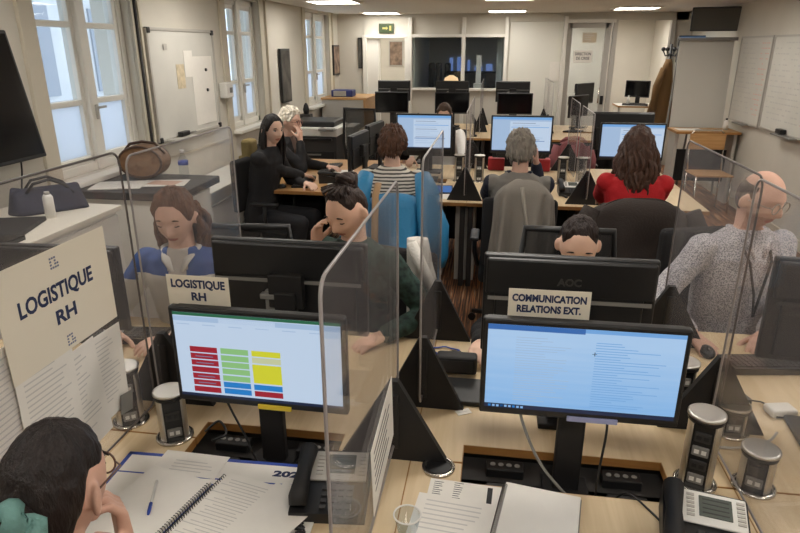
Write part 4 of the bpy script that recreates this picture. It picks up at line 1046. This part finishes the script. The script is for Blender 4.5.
for z in (1.68, 1.5): tag(MB().lathe([(.014, 0), (.014, .012)], M=T(XL + .044, 5.72, z) @ RY(PI / 2), seg=12).obj('magnet', BLACK), 'black magnet on the large pale sheet, ' + ('upper one' if z > 1.6 else 'lower one'), 'magnet')
t = thing('wall_dispenser', 'small white box mounted beside the second window', 'wall box', (XL + .05, 6.14, 1.47)); MB().box((0, 0, 0), (.08, .17, .15), .012).obj('case', WHITEP, t); MB().box((.042, .02, .0), (.004, .06, .05)).obj('window', GREY, t)
ART = mat('dark_print', (78, 74, 68), .7, noise_amt=.6, nscale=6); ART2 = mat('sepia_print', (128, 108, 92), .7, noise_amt=.6, nscale=9)
for y, z, w, h, m_, lb in ((8.05, 1.53, .36, .66, ART, 'tall dark framed picture between the second and third windows'), (10.72, 1.67, .4, .48, ART2, 'framed brownish picture past the third window')):
    t = thing('wall_picture', lb, 'picture', (XL + .03, y, z)); MB().box((0, 0, 0), (.03, w, h), .004).obj('frame', BLACK, t); MB().box((.0155, 0, 0), (.002, w - .05, h - .05)).obj('print', m_, t)
t = thing('wall_picture', 'narrow dark picture on the back wall left of the doorway', 'picture', (-2.36, YB - .02, 1.78)); MB().box((0, 0, 0), (.07, .02, .5), .003).obj('frame', BLACK, t); MB().box((0, -.011, 0), (.05, .002, .46)).obj('print', ART, t)
t = thing('wall_picture', 'black and white picture in the lit room behind the doorway', 'picture', (-2.15, 13.58, 1.75)); MB().box((0, 0, 0), (.3, .02, .5), .003).obj('frame', LGREY, t); MB().box((0, -.011, 0), (.26, .002, .46)).obj('print', ART2, t)
t = thing('exit_sign', 'green and yellow lit exit sign above the left doorway', 'exit sign', (-1.9, YB - .03, 2.175)); MB().box((0, 0, 0), (.25, .05, .15), .006).obj('case', mat('exit_case', (60, 74, 44), .5), t)
MB().box((0, -.026, 0), (.21, .002, .11)).obj('lit_panel', mat('exit_green', (86, 120, 40), emit=.5), t)
m = MB().box((-.03, -.0275, 0), (.07, .001, .03)).prism([(0, -.03), (.035, 0), (0, .03)], -.028, -.027, 'y').box((.07, -.0275, 0), (.035, .001, .08)); m.obj('pictogram', mat('exit_yellow', (244, 226, 120), emit=1.0), t)
# printer corner
t = thing('copier', 'large copier with black trays behind the two women', 'copier', (-2.3, 8.05, 0))
MB().box((0, 0, .42), (.6, .6, .76), .012).obj('body', DARK, t); MB().box((0, 0, .86), (.64, .64, .11), .015).obj('scanner_bed', WHITEP, t); MB().box((-.02, .02, .95), (.58, .56, .07), .02).obj('lid', BLACK, t)
for k in range(3): 
    d = MB().box((0, -.305, .2 + k * .17), (.54, .015, .15), .005).obj('paper_drawer', BLACK, t); MB().box((0, -.316, .235 + k * .17), (.2, .01, .02), .003).obj('handle', GREY, d)
MB().box((.0, -.2, .77), (.5, .3, .03), .004).obj('output_tray', BLACK, t); MB().box((.2, -.36, .9), (.2, .1, .03), .006, M=None).obj('control_panel', GREY, t)
t = thing('speaker', 'small black object standing on the sill behind the copier', 'ornament', (-2.62, 8.55, 1.0)); MB().box((0, 0, -.03), (.14, .14, .06)).obj('base', DARK, t); MB().lathe([(.035, 0), (.045, .06), (.03, .12), (.012, .15)], seg=16).obj('figure', BLACK, t)
t = thing('storage_box', 'box under the small black object behind the copier', 'box', (-2.62, 8.55, 0)); MB().box((0, 0, .47), (.2, .3, .93)).obj('case', WHITE, t); MB().box((.101, 0, .5), (.004, .26, .6)).obj('front', LGREY, t)
t = thing('paper_rack', 'tall white sheet rack right of the copier', 'rack', (-1.88, 8.15, 0))
for y in (-.2, 0, .2): MB().box((0, y, .45), (.1, .02, .88)).obj('side_panel', WHITE, t)
MB().box((0, 0, .9), (.12, .44, .02)).obj('top', WHITE, t); MB().box((0, 0, .03), (.1, .4, .03)).obj('bottom', WHITE, t)
t = thing('file_cabinet', 'grey cabinet with wooden end by the doorway', 'cabinet', (-2.37, 10.1, 0)); MB().box((0, 0, .56), (.66, .9, 1.1)).obj('body', GREY if False else LGREY, t); MB().box((.02, 0, 1.125), (.72, .94, .03), .004).obj('top', OAK, t); MB().box((.34, 0, .56), (.02, .9, 1.1)).obj('end_panel', OAK, t)
t = thing('folder_stack', 'blue folder box lying on the grey cabinet', 'folder', (-2.42, 9.95, 1.141)); MB().box((0, 0, .05), (.34, .26, .1), .01).obj('folder', mat('navy_folder', (42, 52, 110), .6), t); MB().box((-.03, -.12, .05), (.2, .04, .08), .004).obj('label', LGREY, t)

# the two women's desk
desk('oak desk shared by the two women at the left', -2.0, -1.15, 4.92, 6.5, None, 1, .74, OAK, group='bench desks')
monitor('monitor seen edge on facing the dark haired woman', (-1.2, 5.35, .74), PI / 2 * -1 - .1, .29, .5, .3, None)
monitor('monitor seen edge on facing the white haired woman', (-1.2, 6.1, .74), PI / 2 * -1 - .12, .29, .5, .3, None)
paper('white sheet on the two women\'s desk between the keyboards', (-1.42, 5.75, .741), .3, .21, .3, 6)
t = thing('document_tray', 'pale pile of folders on the right end of the women\'s desk', 'folders', (-1.3, 4.98 + .05, .741), .2); MB().box((0, 0, .012), (.2, .1, .024), .004).obj('lower_folder', WHITEP, t); MB().box((.01, .0, .035), (.19, .1, .02), .004).obj('upper_folder', LGREY, t)

# ------------------------------------------------------------------ right side
t = thing('flipchart', 'blank grey white flipchart board on legs', 'flipchart', (2.57, 8.75, 0), -.04)
MB().box((0, 0, 1.42), (.64, .03, 1.1), .006, M=T(0, 0, 1.4) @ RX(-.07) @ T(0, 0, -1.4)).obj('board', mat('flipchart_grey', (196, 194, 186), .5), t)
MB().box((0, -.02, 1.975), (.68, .05, .04), .006).obj('clamp_bar', GREY, t)
for s in (-1, 1): MB().tube([(s * .3, .1, 1.9), (s * .36, .06, .0)], .014, 8).obj('leg', GREY, t)
MB().tube([(0, .1, 1.9), (0, .5, 0)], .014, 8).obj('leg', GREY, t)
HW = [mat('handwriting_grey', (184, 182, 178), .8), mat('handwriting_red', (206, 172, 160), .8)]
def rboard(label, y0, y1, z0, z1, seed):
    t = thing('whiteboard', label, 'whiteboard', (XR - .03, (y0 + y1) / 2, (z0 + z1) / 2)); hy, hz = (y1 - y0) / 2, (z1 - z0) / 2
    bd = MB().box((0, 0, 0), (.02, 2 * hy, 2 * hz), .003)
    m = MB()
    for z in (-hz, hz): m.box((-.004, 0, z), (.03, 2 * hy + .02, .022), .004)
    for y in (-hy, hy): m.box((-.004, y, 0), (.03, .022, 2 * hz), .004)
    m.obj('frame', LGREY, t); r = random.Random(seed)
    for c_, a, b in ((0, .05, .62), (1, .7, .92)):
        m = bd.m(c_ + 1)
        for k in range(15):
            z = hz * .86 - k * hz * .115; y = hy - 2 * hy * a
            while y > hy - 2 * hy * b:
                L = r.uniform(.02, .07)
                if r.random() < .7: m.box((-.0108, y - L / 2, z), (.0008, L, .012))
                y -= L + .02
    bd.obj('board', [WB] + HW, t)
    MB().box((-.05, -hy * .1, -hz - .01), (.08, hy * .7, .016), .003).obj('marker_tray', GREY, t)
rboard('wall whiteboard with faint handwriting next to the flipchart', 7.72, 8.66, 1.02, 1.99, 3)
rboard('wall whiteboard with faint handwriting cut by the right frame edge', 6.3, 7.66, 1.03, 1.99, 5)
tag(MB().box((XR - .08, 7.0, 1.06), (.06, .14, .045), .008).obj('board_eraser', BLACK), 'black eraser on the tray of the right edge whiteboard', 'eraser')
t = thing('wall_screen', 'black flat screen hung high in the far right corner', 'television', (2.74, 9.1, 2.22), 0.0)
MB().box((0, 0, 0), (.6, .08, .29), .01, M=RZ(-.25) @ RX(.1)).obj('housing', BLACK, t); MB().box((0, -.0415, 0), (.57, .002, .26), M=RZ(-.25) @ RX(.1)).obj('screen', mat('dim_screen', (74, 72, 66), .25), t); MB().box((.18, .2, .0), (.08, .35, .1)).obj('wall_bracket', BLACK, t); MB().box((.33, -.02, 0), (.1, .22, .3), .015, M=RZ(-.25) @ RX(.1)).obj('side_unit', MATTE, t)
t = thing('wall_screen', 'lit blue screen strip showing above the flipchart', 'television', (2.86, 10.3, 1.85)); MB().box((0, 0, 0), (.5, .05, .38), .006).obj('housing', BLACK, t); MB().box((-.0, -.026, 0), (.46, .002, .34)).obj('screen', SCR_B, t); MB().box((0, .36, 0), (.1, .68, .1)).obj('wall_bracket', DARK, t)
t = thing('coat_stand', 'black coat stand left of the flipchart', 'coat stand', (2.39, 9.75, 0))
MB().tube([(0, 0, 0.02), (0, 0, 1.92)], .018, 10).obj('pole', BLACK, t); MB().lathe([(.2, 0), (.2, .02), (.04, .04)], seg=24).obj('base', BLACK, t)
for k in range(4):
    a = k * PI / 2 + .9; h_ = MB().tube([(0, 0, 1.78), (.07 * math.cos(a), .07 * math.sin(a), 1.76), (.11 * math.cos(a), .11 * math.sin(a), 1.83)], .01, 8).obj('hook', BLACK, t); MB().ell((.11 * math.cos(a), .11 * math.sin(a), 1.85), (.03, .03, .03), seg=10, rings=8).obj('knob', BLACK, h_)
t = thing('coat', 'brown coat hanging on the black coat stand', 'coat', (2.35, 9.62, 0))
m = MB(); rg = []
for v in range(12):
    u = v / 11; rg.append([((.04 + .16 * u ** .8) * math.cos(2 * PI * k / 30) - .05 * u, (.04 + .07 * u ** .7) * math.sin(2 * PI * k / 30) + .016 * u * math.sin(k * 1.9), 1.72 - .95 * u) for k in range(30)])
m.loft(rg); m.obj('coat_body', mat('camel_cloth', (112, 84, 50), .9, bump=.3, bscale=80), t); MB().tube([(-.07, -.06, 1.6), (-.14, -.08, 1.35), (-.15, -.09, 1.0)], [.04, .05, .045], 10).obj('sleeve', mat('camel_cloth', (112, 84, 50)), t)
t = thing('wooden_chair', 'wood and steel tube chair in front of the flipchart', 'chair', (2.55, 7.85, 0), PI + .06)
MB().box((0, 0, .45), (.42, .4, .02), .006).obj('seat', OAK, t); MB().box((0, -.2, .80), (.42, .016, .19), .006, M=None).obj('backrest', OAK, t)
for s in (-1, 1):
    MB().tube([(s * .2, .19, 0), (s * .2, .17, .44)], .011, 8).obj('leg', STEEL, t); MB().tube([(s * .2, -.17, 0), (s * .2, -.16, .44)], .011, 8).obj('leg', STEEL, t)
MB().tube([(-.2, -.15, .43), (-.2, -.2, .6), (-.2, -.22, .88), (-.15, -.22, .93), (.15, -.22, .93), (.2, -.22, .88), (.2, -.2, .6), (.2, -.15, .43)], .011, 8).obj('back_frame', STEEL, t)
desk('small wood topped table against the flipchart', 2.2, 2.95, 8.16, 8.62, None, 1, .9, OAK, group=None, legm=LGREY)
t = thing('spray_bottle', 'small pale bottle on the right end of the table by the flipchart', 'bottle', (2.85, 8.45, .9)); MB().lathe([(.03, 0), (.03, .1), (.014, .12)], seg=16).obj('bottle_body', WHITEP, t); MB().lathe([(.014, .118), (.014, .14)], seg=12).obj('cap', DARK, t)
paper('sheet on the table in front of the flipchart', (2.4, 8.4, .901), .1, .3, .2, 4)
# room behind the glass on the right
desk('white table in the room behind the glazed door', 2.05, 2.75, 11.35, 11.95, None, 1, .93, WHITE, group=None, legm=WHITE)
monitor('dark monitor on the white table in the room beyond', (2.4, 11.7, .93), -.5, .26, .42, .28)
keyboard('dark keyboard on the white table in the room beyond', (2.35, 11.5, .931), -.2)
t = thing('spray_bottle', 'small white bottle on the white table in the room beyond', 'bottle', (2.24, 11.55, .93)); MB().lathe([(.03, 0), (.03, .1), (.012, .14)], seg=14).obj('bottle_body', WHITEP, t); MB().lathe([(.012, .138), (.012, .16)], seg=12).obj('cap', WHITEP, t)
s = sign('white door sign in two dark lines on the glazed door', (1.34, YB - .012, 1.73), 0, .3, .19, ['DIRECTION', 'DE CRISE'], .06, INKK, widths=(.25, .21), m=PAPER)
paper('beige notice sheet high on the glazed door', (1.42, YB - .006, 2.02), 0, .22, .15, 4, m=mat('beige_notice', (196, 182, 158), .8)).rotation_euler = (PI / 2, 0, 0)
paper('white sheet on the wall behind the far clear screens', (.95, YB - .01, 1.5), 0, .24, .3, None).rotation_euler = (PI / 2, 0, 0)
t = thing('storage_box', 'white box with dark print on the cabinet seen through the doorway', 'box', (-1.86, 12.0, 1.0)); MB().box((0, 0, .14), (.42, .25, .28), .004).obj('case', WHITEP, t); MB().box((0, -.126, .15), (.16, .002, .1)).obj('label', GREY, t)
t = thing('low_cabinet', 'low cabinet seen through the left doorway', 'cabinet', (-1.9, 12.0, 0)); MB().box((0, 0, .49), (.7, .4, .98)).obj('body', LGREY, t); MB().box((0, 0, .99), (.74, .44, .02)).obj('top', WHITE, t)

# ------------------------------------------------------------------ people
BLK = mat('black_suit', (27, 26, 28), .85, bump=.3, bscale=150); NAVY = mat('navy_cloth_dark', (34, 38, 54), .9)
JW = mat('jacket_white', (216, 214, 208), .7); JB = mat('jacket_blue', (58, 88, 150), .7); TEE = mat('tee_grey', (196, 190, 182), .85)
GREENP = mat('green_pattern', (38, 58, 52), .9, noise_amt=.8, nscale=38)
REDK = mat('red_knit', (186, 26, 34), .85, bump=.4, bscale=120)
def checks():
    m = bpy.data.materials.new('dotted_shirt'); m.use_nodes = True; nt = m.node_tree; b = nt.nodes['Principled BSDF']; b.inputs['Roughness'].default_value = .85
    tc = nt.nodes.new('ShaderNodeTexCoord'); v = nt.nodes.new('ShaderNodeTexVoronoi'); v.inputs['Scale'].default_value = 190
    r = nt.nodes.new('ShaderNodeValToRGB'); r.color_ramp.elements[0].position = .36; r.color_ramp.elements[0].color = lin((122, 120, 130)); r.color_ramp.elements[1].position = .55; r.color_ramp.elements[1].color = lin((204, 200, 202))
    nt.links.new(tc.outputs['Object'], v.inputs['Vector']); nt.links.new(v.outputs['Distance'], r.inputs[0]); nt.links.new(r.outputs[0], b.inputs['Base Color']); return m
def wavy():
    m = bpy.data.materials.new('striped_knit'); m.use_nodes = True; nt = m.node_tree; b = nt.nodes['Principled BSDF']; b.inputs['Roughness'].default_value = .9
    tc = nt.nodes.new('ShaderNodeTexCoord'); v = nt.nodes.new('ShaderNodeTexWave'); v.bands_direction = 'Z'; v.inputs['Scale'].default_value = 14; v.inputs['Distortion'].default_value = 1.2
    r = nt.nodes.new('ShaderNodeValToRGB'); r.color_ramp.elements[0].position = .3; r.color_ramp.elements[0].color = lin((70, 66, 64)); r.color_ramp.elements[1].position = .5; r.color_ramp.elements[1].color = lin((212, 206, 194))
    nt.links.new(tc.outputs['Object'], v.inputs['Vector']); nt.links.new(v.outputs['Fac'], r.inputs[0]); nt.links.new(r.outputs[0], b.inputs['Base Color']); return m
DOT = checks(); WAVY = wavy()
def fdir(dx, dy): return math.atan2(-dx, dy)     # heading angle of a figure looking along (dx, dy)

def near_extra(t, HM, Hc, shy, shz, arms):
    m = MB(); P = HM @ Vector((0, -.122, -.005))
    pts, rr = [], []
    for k in range(49):
        a = 2 * PI * k / 48; w_ = 1 + .22 * math.sin(7 * a)
        pts.append(P + Vector((.036 * w_ * math.cos(a), .012 * math.sin(5 * a), .036 * w_ * math.sin(a)))); rr.append(.017 + .005 * math.sin(9 * a + 1))
    m.tube(pts, rr, 10, caps=False); m.obj('scrunchie', mat('teal_velvet', (104, 146, 140), .8, bump=.5, bscale=90), t)
person('person with dark tied hair, teal scrunchie and glasses at the front left, chin in hand', (-.735, .80, 1.145), fdir(-.06, .99), pitch=.16, lean=.24, vox=.005, skin=(190, 140, 116), hair='pony', hair_col=(34, 26, 24), shirt=BLK,
       hands=((-.92, .84, .775), (-.688, .89, .94)), hand_dirs=(None, (-.12, .1, 1)), hand_n=((0, 0, -1), (-.7, -.7, 0)), curl=(.4, 1.15), glasses=(96, 66, 52), extra=near_extra, poles=(None, (.5, -.1, -1)), eyes='open')
def coll(m_, z=.0):
    def f(t, HM, Hc, shy, shz, arms):
        for s in (-1, 1): MB().tube([(s * .062, shy - .03, shz + .062), (s * .072, shy + .03, shz + .056), (s * .045, shy + .095, shz + .02), (s * .02, shy + .108, shz - .03 - z)], [.014, .017, .018, .008], 8, flat=.5).obj('collar', m_, t)
    return f
def p_jacket(c, shz, shy):
    if c.y > shy + .03 and abs(c.x) < .044 - max(0, (shz - c.z)) * .08: return 2
    if c.z > shz - (.05 if abs(c.x) < .19 else .085) and abs(c.x) > .03: return 1
    return 0
def ww_extra(t, HM, Hc, shy, shz, arms):
    coll(JW)(t, HM, Hc, shy, shz, arms); MB().box((.012, shy + .125, shz - .085), (.025, .006, .014), .003).obj('pendant', DARK, t)
person('person with light brown hair in a blue and white jacket at the left', (-1.30, 2.33, 1.215), fdir(.12, -.99), pitch=.22, lean=.12, vox=.0055, skin=(204, 156, 132), hair='half_up', hair_col=(104, 72, 52), shirt=[JW, JB, TEE], paint=p_jacket,
       hands=((-1.25, 2.1, .77), (-1.52, 2.12, .77)), extra=ww_extra)
person('person with dark hair in a bun and dark green patterned top', (-.60, 2.46, 1.235), fdir(-.42, -.9), pitch=.4, lean=.14, vox=.0055, skin=(204, 154, 126), hair='bun', hair_col=(48, 35, 30), shirt=GREENP,
       hands=((-.42, 2.26, .765), (-.725, 2.41, 1.08)), hand_dirs=(None, (.1, -.05, 1)), hand_n=((0, 0, -1), (1, -.2, 0)), curl=(.5, .8), poles=(None, (.4, .4, -1)))
person('person whose forehead and dark hair show above the logo monitor', (.35, 2.45, 1.13), fdir(-.05, -1), pitch=.3, lean=.1, vox=.006, skin=(206, 160, 134), hair='tied', hair_col=(42, 31, 28), shirt=BLK, hands=((.47, 2.25, .765), (-.02, 2.24, .765)))
def man_extra(t, HM, Hc, shy, shz, arms):
    coll(DOT, .02)(t, HM, Hc, shy, shz, arms)
    MB().tube([(-.06, shy - .01, shz + .06), (-.07, shy + .06, shz + .03), (-.05, shy + .125, shz - .06), (-.015, shy + .14, shz - .2), (0, shy + .14, shz - .3)], .007, 8, flat=.4).tube([(.06, shy - .01, shz + .06), (.07, shy + .06, shz + .03), (.05, shy + .125, shz - .06), (.015, shy + .14, shz - .2), (0, shy + .14, shz - .3)], .007, 8, flat=.4).obj('lanyard', MATTE, t)
person('balding person with glasses in a grey dotted shirt at the right', (1.10, 2.72, 1.285), fdir(.3, -.95), pitch=.22, yaw=.3, lean=.1, vox=.0055, skin=(196, 146, 122), hair='balding', hair_col=(92, 78, 70), shirt=DOT,
       hands=((1.13, 2.5, .77), (.84, 2.45, .77)), glasses=(150, 140, 132), extra=man_extra, wide=1.12, stubble=True, sleeve=.92)
person('grey haired person in a grey top seen from behind', (.17, 4.2, 1.235), fdir(0, 1), pitch=.1, roll=-.06, lean=.1, skin=(190, 142, 118), hair='short_thick', hair_col=(136, 128, 118), shirt=[NAVY, mat('grey_wool', (120, 116, 110), .9)], paint=lambda c, shz, shy: 1 if (abs(c.x) < .2 and c.z > .6 and c.y < shy + .12) else 0,
       hands=((-.05, 4.75, .77), (.285, 4.33, 1.13)), hand_dirs=(None, (-.1, -.05, 1)), hand_n=((0, 0, -1), (-1, .2, 0)), poles=(None, (.15, .6, -1)), wide=1.05, extra=coll(NAVY), glasses=(150, 140, 130))
person('person with long wavy brown hair and red top seen from behind', (.90, 4.15, 1.275), fdir(.05, 1), pitch=.1, lean=.1, skin=(196, 148, 122), hair='long_wavy', hair_col=(74, 50, 38), shirt=REDK, hands=((.8, 4.75, .77), (1.15, 4.75, .77)), wide=1.05)
person('person with short brown hair and striped knit seen from behind', (-.69, 4.2, 1.25), fdir(-.05, 1), pitch=.1, lean=.1, skin=(196, 148, 122), hair='short_thick', hair_col=(84, 54, 36), shirt=WAVY, hands=((-.8, 4.78, .77), (-.5, 4.78, .77)), wide=1.05)
person('smiling person with long dark hair in a black suit at the left desk', (-1.81, 4.95, 1.24), fdir(.95, -.12), pitch=.08, yaw=-.5, lean=.16, skin=(204, 158, 132), hair='long_straight', hair_col=(28, 23, 23), shirt=BLK, hands=((-1.58, 5.05, .78), (-1.62, 5.3, .78)), eyes='open')
person('white haired person with glasses in black, hand on cheek', (-1.88, 5.62, 1.235), fdir(1, -.1), pitch=.1, lean=.14, skin=(204, 156, 132), hair='curly_short', hair_col=(224, 216, 200), shirt=[BLK, mat('taupe_top', (120, 100, 90), .8)], paint=lambda c, shz, shy: 1 if abs(c.x) < .05 and c.y > shy + .04 else 0, hands=((-1.6, 5.85, .78), (-1.775, 5.56, 1.06)), hand_dirs=(None, (-.05, .15, 1)), hand_n=((0, 0, -1), (-1, .3, 0)), glasses=(120, 60, 60), eyes='open', curl=(.5, .6), poles=(None, (.3, .3, -1)))
person('person in white with brown hair half hidden behind the left lit monitor', (-.55, 6.75, 1.2), fdir(0, -1), pitch=.3, lean=.12, vox=.009, skin=(200, 152, 126), hair='crop', hair_col=(70, 50, 36), shirt=WHITEP, hands=((-.33, 6.3, .78), (-.85, 6.25, .78)))

# chairs behind the people
office_chair('black mesh backed chair of the woman in the blue and white jacket', (-1.16, 2.53, 0), fdir(.1, -.99), True, top=1.04)
office_chair('black chair of the woman in green, white cloth over its side', (-.55, 2.62, 0), fdir(-.3, -.93), top=.95)
office_chair('grey framed chair rising behind the half hidden woman', (.36, 2.56, 0), fdir(0, -1), True, top=1.08)
office_chair('black chair of the man in the dotted shirt', (1.12, 2.86, 0), fdir(.3, -.95), top=1.05)
office_chair('black chair under the grey coat', (.17, 4.08, 0), 0, top=1.0)
office_chair('black chair under the dark brown coat', (.88, 4.03, 0), -.05, top=1.0)
office_chair('black chair under the bright blue jacket', (-.65, 4.06, 0), .05, top=1.0)
office_chair('black chair with an olive cloth on its back at the left desk', (-1.82, 4.98, 0), fdir(.95, -.12), top=1.0)
office_chair('black chair of the white haired woman', (-1.98, 5.62, 0), fdir(1, 0), top=1.0)
office_chair('empty black mesh chair in front of the doorway', (-1.5, 7.55, 0), -.3, True, top=1.2)
office_chair('black chair of the person in white', (-.55, 6.9, 0), PI, top=1.0)
office_chair('empty black chair at the front right behind the frame bottom', (.25, .35, 0), 0, top=.9) if False else None
draped_coat('grey coat hung over the chair of the grey haired man', (.19, 3.76, 0), 0, mat('grey_coat', (128, 122, 114), .92, bump=.3, bscale=120), w=.36, top=1.1, bottom=.42, sleeves=False, collar=False, lining=mat('coat_lining', (150, 144, 134), .9))
draped_coat('dark brown coat hung over the chair of the woman in red', (.86, 3.7, 0), -.03, mat('brown_black_coat', (50, 42, 38), .9, bump=.4, bscale=90), w=.6, top=1.02, bottom=.38, seed=4, collar=False)
t = draped_coat('bright blue jacket hung over the chair of the short haired person', (-.60, 3.74, 0), .05, mat('bright_blue_nylon', (42, 128, 176), .55, bump=.4, bscale=50), w=.52, top=.99, bottom=.42, seed=7, collar=False)
for s in (-1, 1): MB().tube([(s * .17, -.03, 1.15), (s * .205, -.1, 1.06), (s * .23, -.13, .84), (s * .23, -.12, .56 + .06 * s)], [.05, .075, .078, .066], 16, flat=.7).obj('front_panel', mat('bright_blue_nylon', (42, 128, 176)), t)
t = thing('shoulder_bag', 'tan strap bag hung over the blue jacket', 'bag', (-.66, 3.6, 0)); MB().tube([(-.03, .06, 1.1), (-.035, -.01, 1.04), (-.04, -.03, .8), (-.035, -.03, .62)], .022, 8, flat=.3).obj('strap', mat('tan_leather', (168, 134, 96), .6), t); MB().box((-.03, -.03, .55), (.26, .05, .18), .02, seg=3).obj('pouch', mat('tan_leather', (168, 134, 96), .6), t)
t = thing('cloth', 'olive cloth over the chair back of the dark haired woman', 'cloth', (-2.10, 5.01, 0), fdir(.95, -.12)); MB().box((-.1, 0, .94), (.14, .1, .4), .03, seg=3).box((-.08, -.06, .8), (.1, .03, .4), .012).obj('cloth_body', mat('olive_cloth', (134, 118, 76), .95, bump=.4, bscale=60), t)
t = thing('white_cardigan', 'white garment hanging beside the woman in green', 'garment', (-.34, 2.78, 0), .2)
m = MB(); rg = []
for v in range(12):
    u = v / 11; rg.append([((.05 + .05 * u) * math.cos(2 * PI * k / 26) + .05 * u, (.03 + .03 * u) * math.sin(2 * PI * k / 26) + .01 * u * math.sin(k * 2.1), 1.03 - .46 * u) for k in range(26)])
m.loft(rg); m.obj('cloth_body', mat('white_knit', (214, 210, 202), .9, bump=.4, bscale=70), t); MB().tube([(-.03, -.03, 1.02), (.03, -.05, .88), (.1, -.06, .72)], [.025, .03, .022], 10).obj('sleeve', mat('white_knit', (214, 210, 202)), t)
draped_coat('pink red garment hung on a chair behind the middle row screens', (.8, 6.72, 0), 0, mat('pink_red_cloth', (150, 92, 96), .9), w=.34, top=.94, bottom=.6, seed=2)
office_chair('black chair under the pink red garment', (.8, 6.98, 0), 0, top=.93)

# small things on the middle and far rows
tag(MB().box((.02, 6.22, .79), (.16, .12, .12), .01).obj('folder_box', mat('red_folder', (170, 36, 44), .6)), 'red box under the left edge of the grey haired man\'s screen', 'box')
tag(MB().box((.46, 6.22, .79), (.16, .12, .12), .01).obj('folder_box', mat('red_folder', (170, 36, 44), .6)), 'red box under the right edge of the grey haired man\'s screen', 'box')
paper('white sheets beside the triangular foot near the woman in red', (.78, 5.05, .731), .2, .2, .28, 6, th=.006)
paper('white sheet on the desk left of the grey haired man', (-.32, 5.0, .731), .1, .18, .25, 6)
t = thing('tablet', 'small tablet with lit screen left of the middle row screen foot', 'tablet', (-.4, 5.1, .731), .1); MB().box((0, 0, .012), (.14, .1, .012), .003, M=RX(.5) @ T(0, 0, .02)).obj('case', BLACK, t); MB().box((0, 0, .0185), (.12, .08, .001), M=RX(.5) @ T(0, 0, .02)).obj('screen', SCR_D, t)
t = thing('pedestal', 'pale drawer pedestal under the middle row desk', 'drawer unit', (-.21, 5.12, 0)); MB().box((0, 0, .34), (.16, .4, .62)).obj('body', LGREY, t); MB().lathe([(.01, 0), (.01, .004)], M=T(-.03, -.2, .42) @ RX(PI / 2), seg=12).obj('lock', BLACK, t)
t = thing('pedestal', 'grey drawer pedestal left of the pale one under the middle row', 'drawer unit', (-.5, 5.2, 0)); MB().box((0, 0, .34), (.2, .4, .62)).obj('body', GREY, t); MB().box((0, -.203, .5), (.1, .01, .02)).obj('handle', BLACK, t)
t = thing('shoulder_bag', 'red bag on the floor beside the pale drawer pedestal', 'bag', (.02, 5.05, 0)); MB().box((0, 0, .13), (.16, .14, .26), .04, seg=3).obj('pouch', mat('dark_red', (110, 30, 32), .7), t); MB().tube([(-.05, 0, .24), (-.03, 0, .33), (.03, 0, .33), (.05, 0, .24)], .008, 8).obj('strap', BLACK, t)
for x, y, lb in ((-.3, 8.62, 'left of the middle far clear screen'), (.62, 8.62, 'beside the stack of far clear screens'), (-1.03, 8.6, 'between the left and middle far monitors')):
    t = thing('desk_lamp', 'dark desk item with pointed top ' + lb, 'desk item', (x, y, .73)); MB().lathe([(.05, 0), (.05, .02), (.015, .03)], seg=16).obj('base', BLACK, t); MB().tube([(0, 0, .02), (.02, 0, .18), (-.03, 0, .3)], [.02, .03, .012], 8).obj('arm', BLACK, t)
t = thing('desk_lamp', 'small lamp with glowing dome behind the middle far monitor', 'lamp', (-.72, 10.0, .73)); MB().lathe([(.06, 0), (.06, .02), (.015, .03), (.015, .62)], seg=16).obj('base', WHITEP, t); MB().lathe([(.12, .62), (.1, .7), (.03, .74)], seg=20).obj('lamp_shade', mat('glow_shade', (255, 214, 160), emit=.9), t)

bpy.data.scenes.remove(TMP)
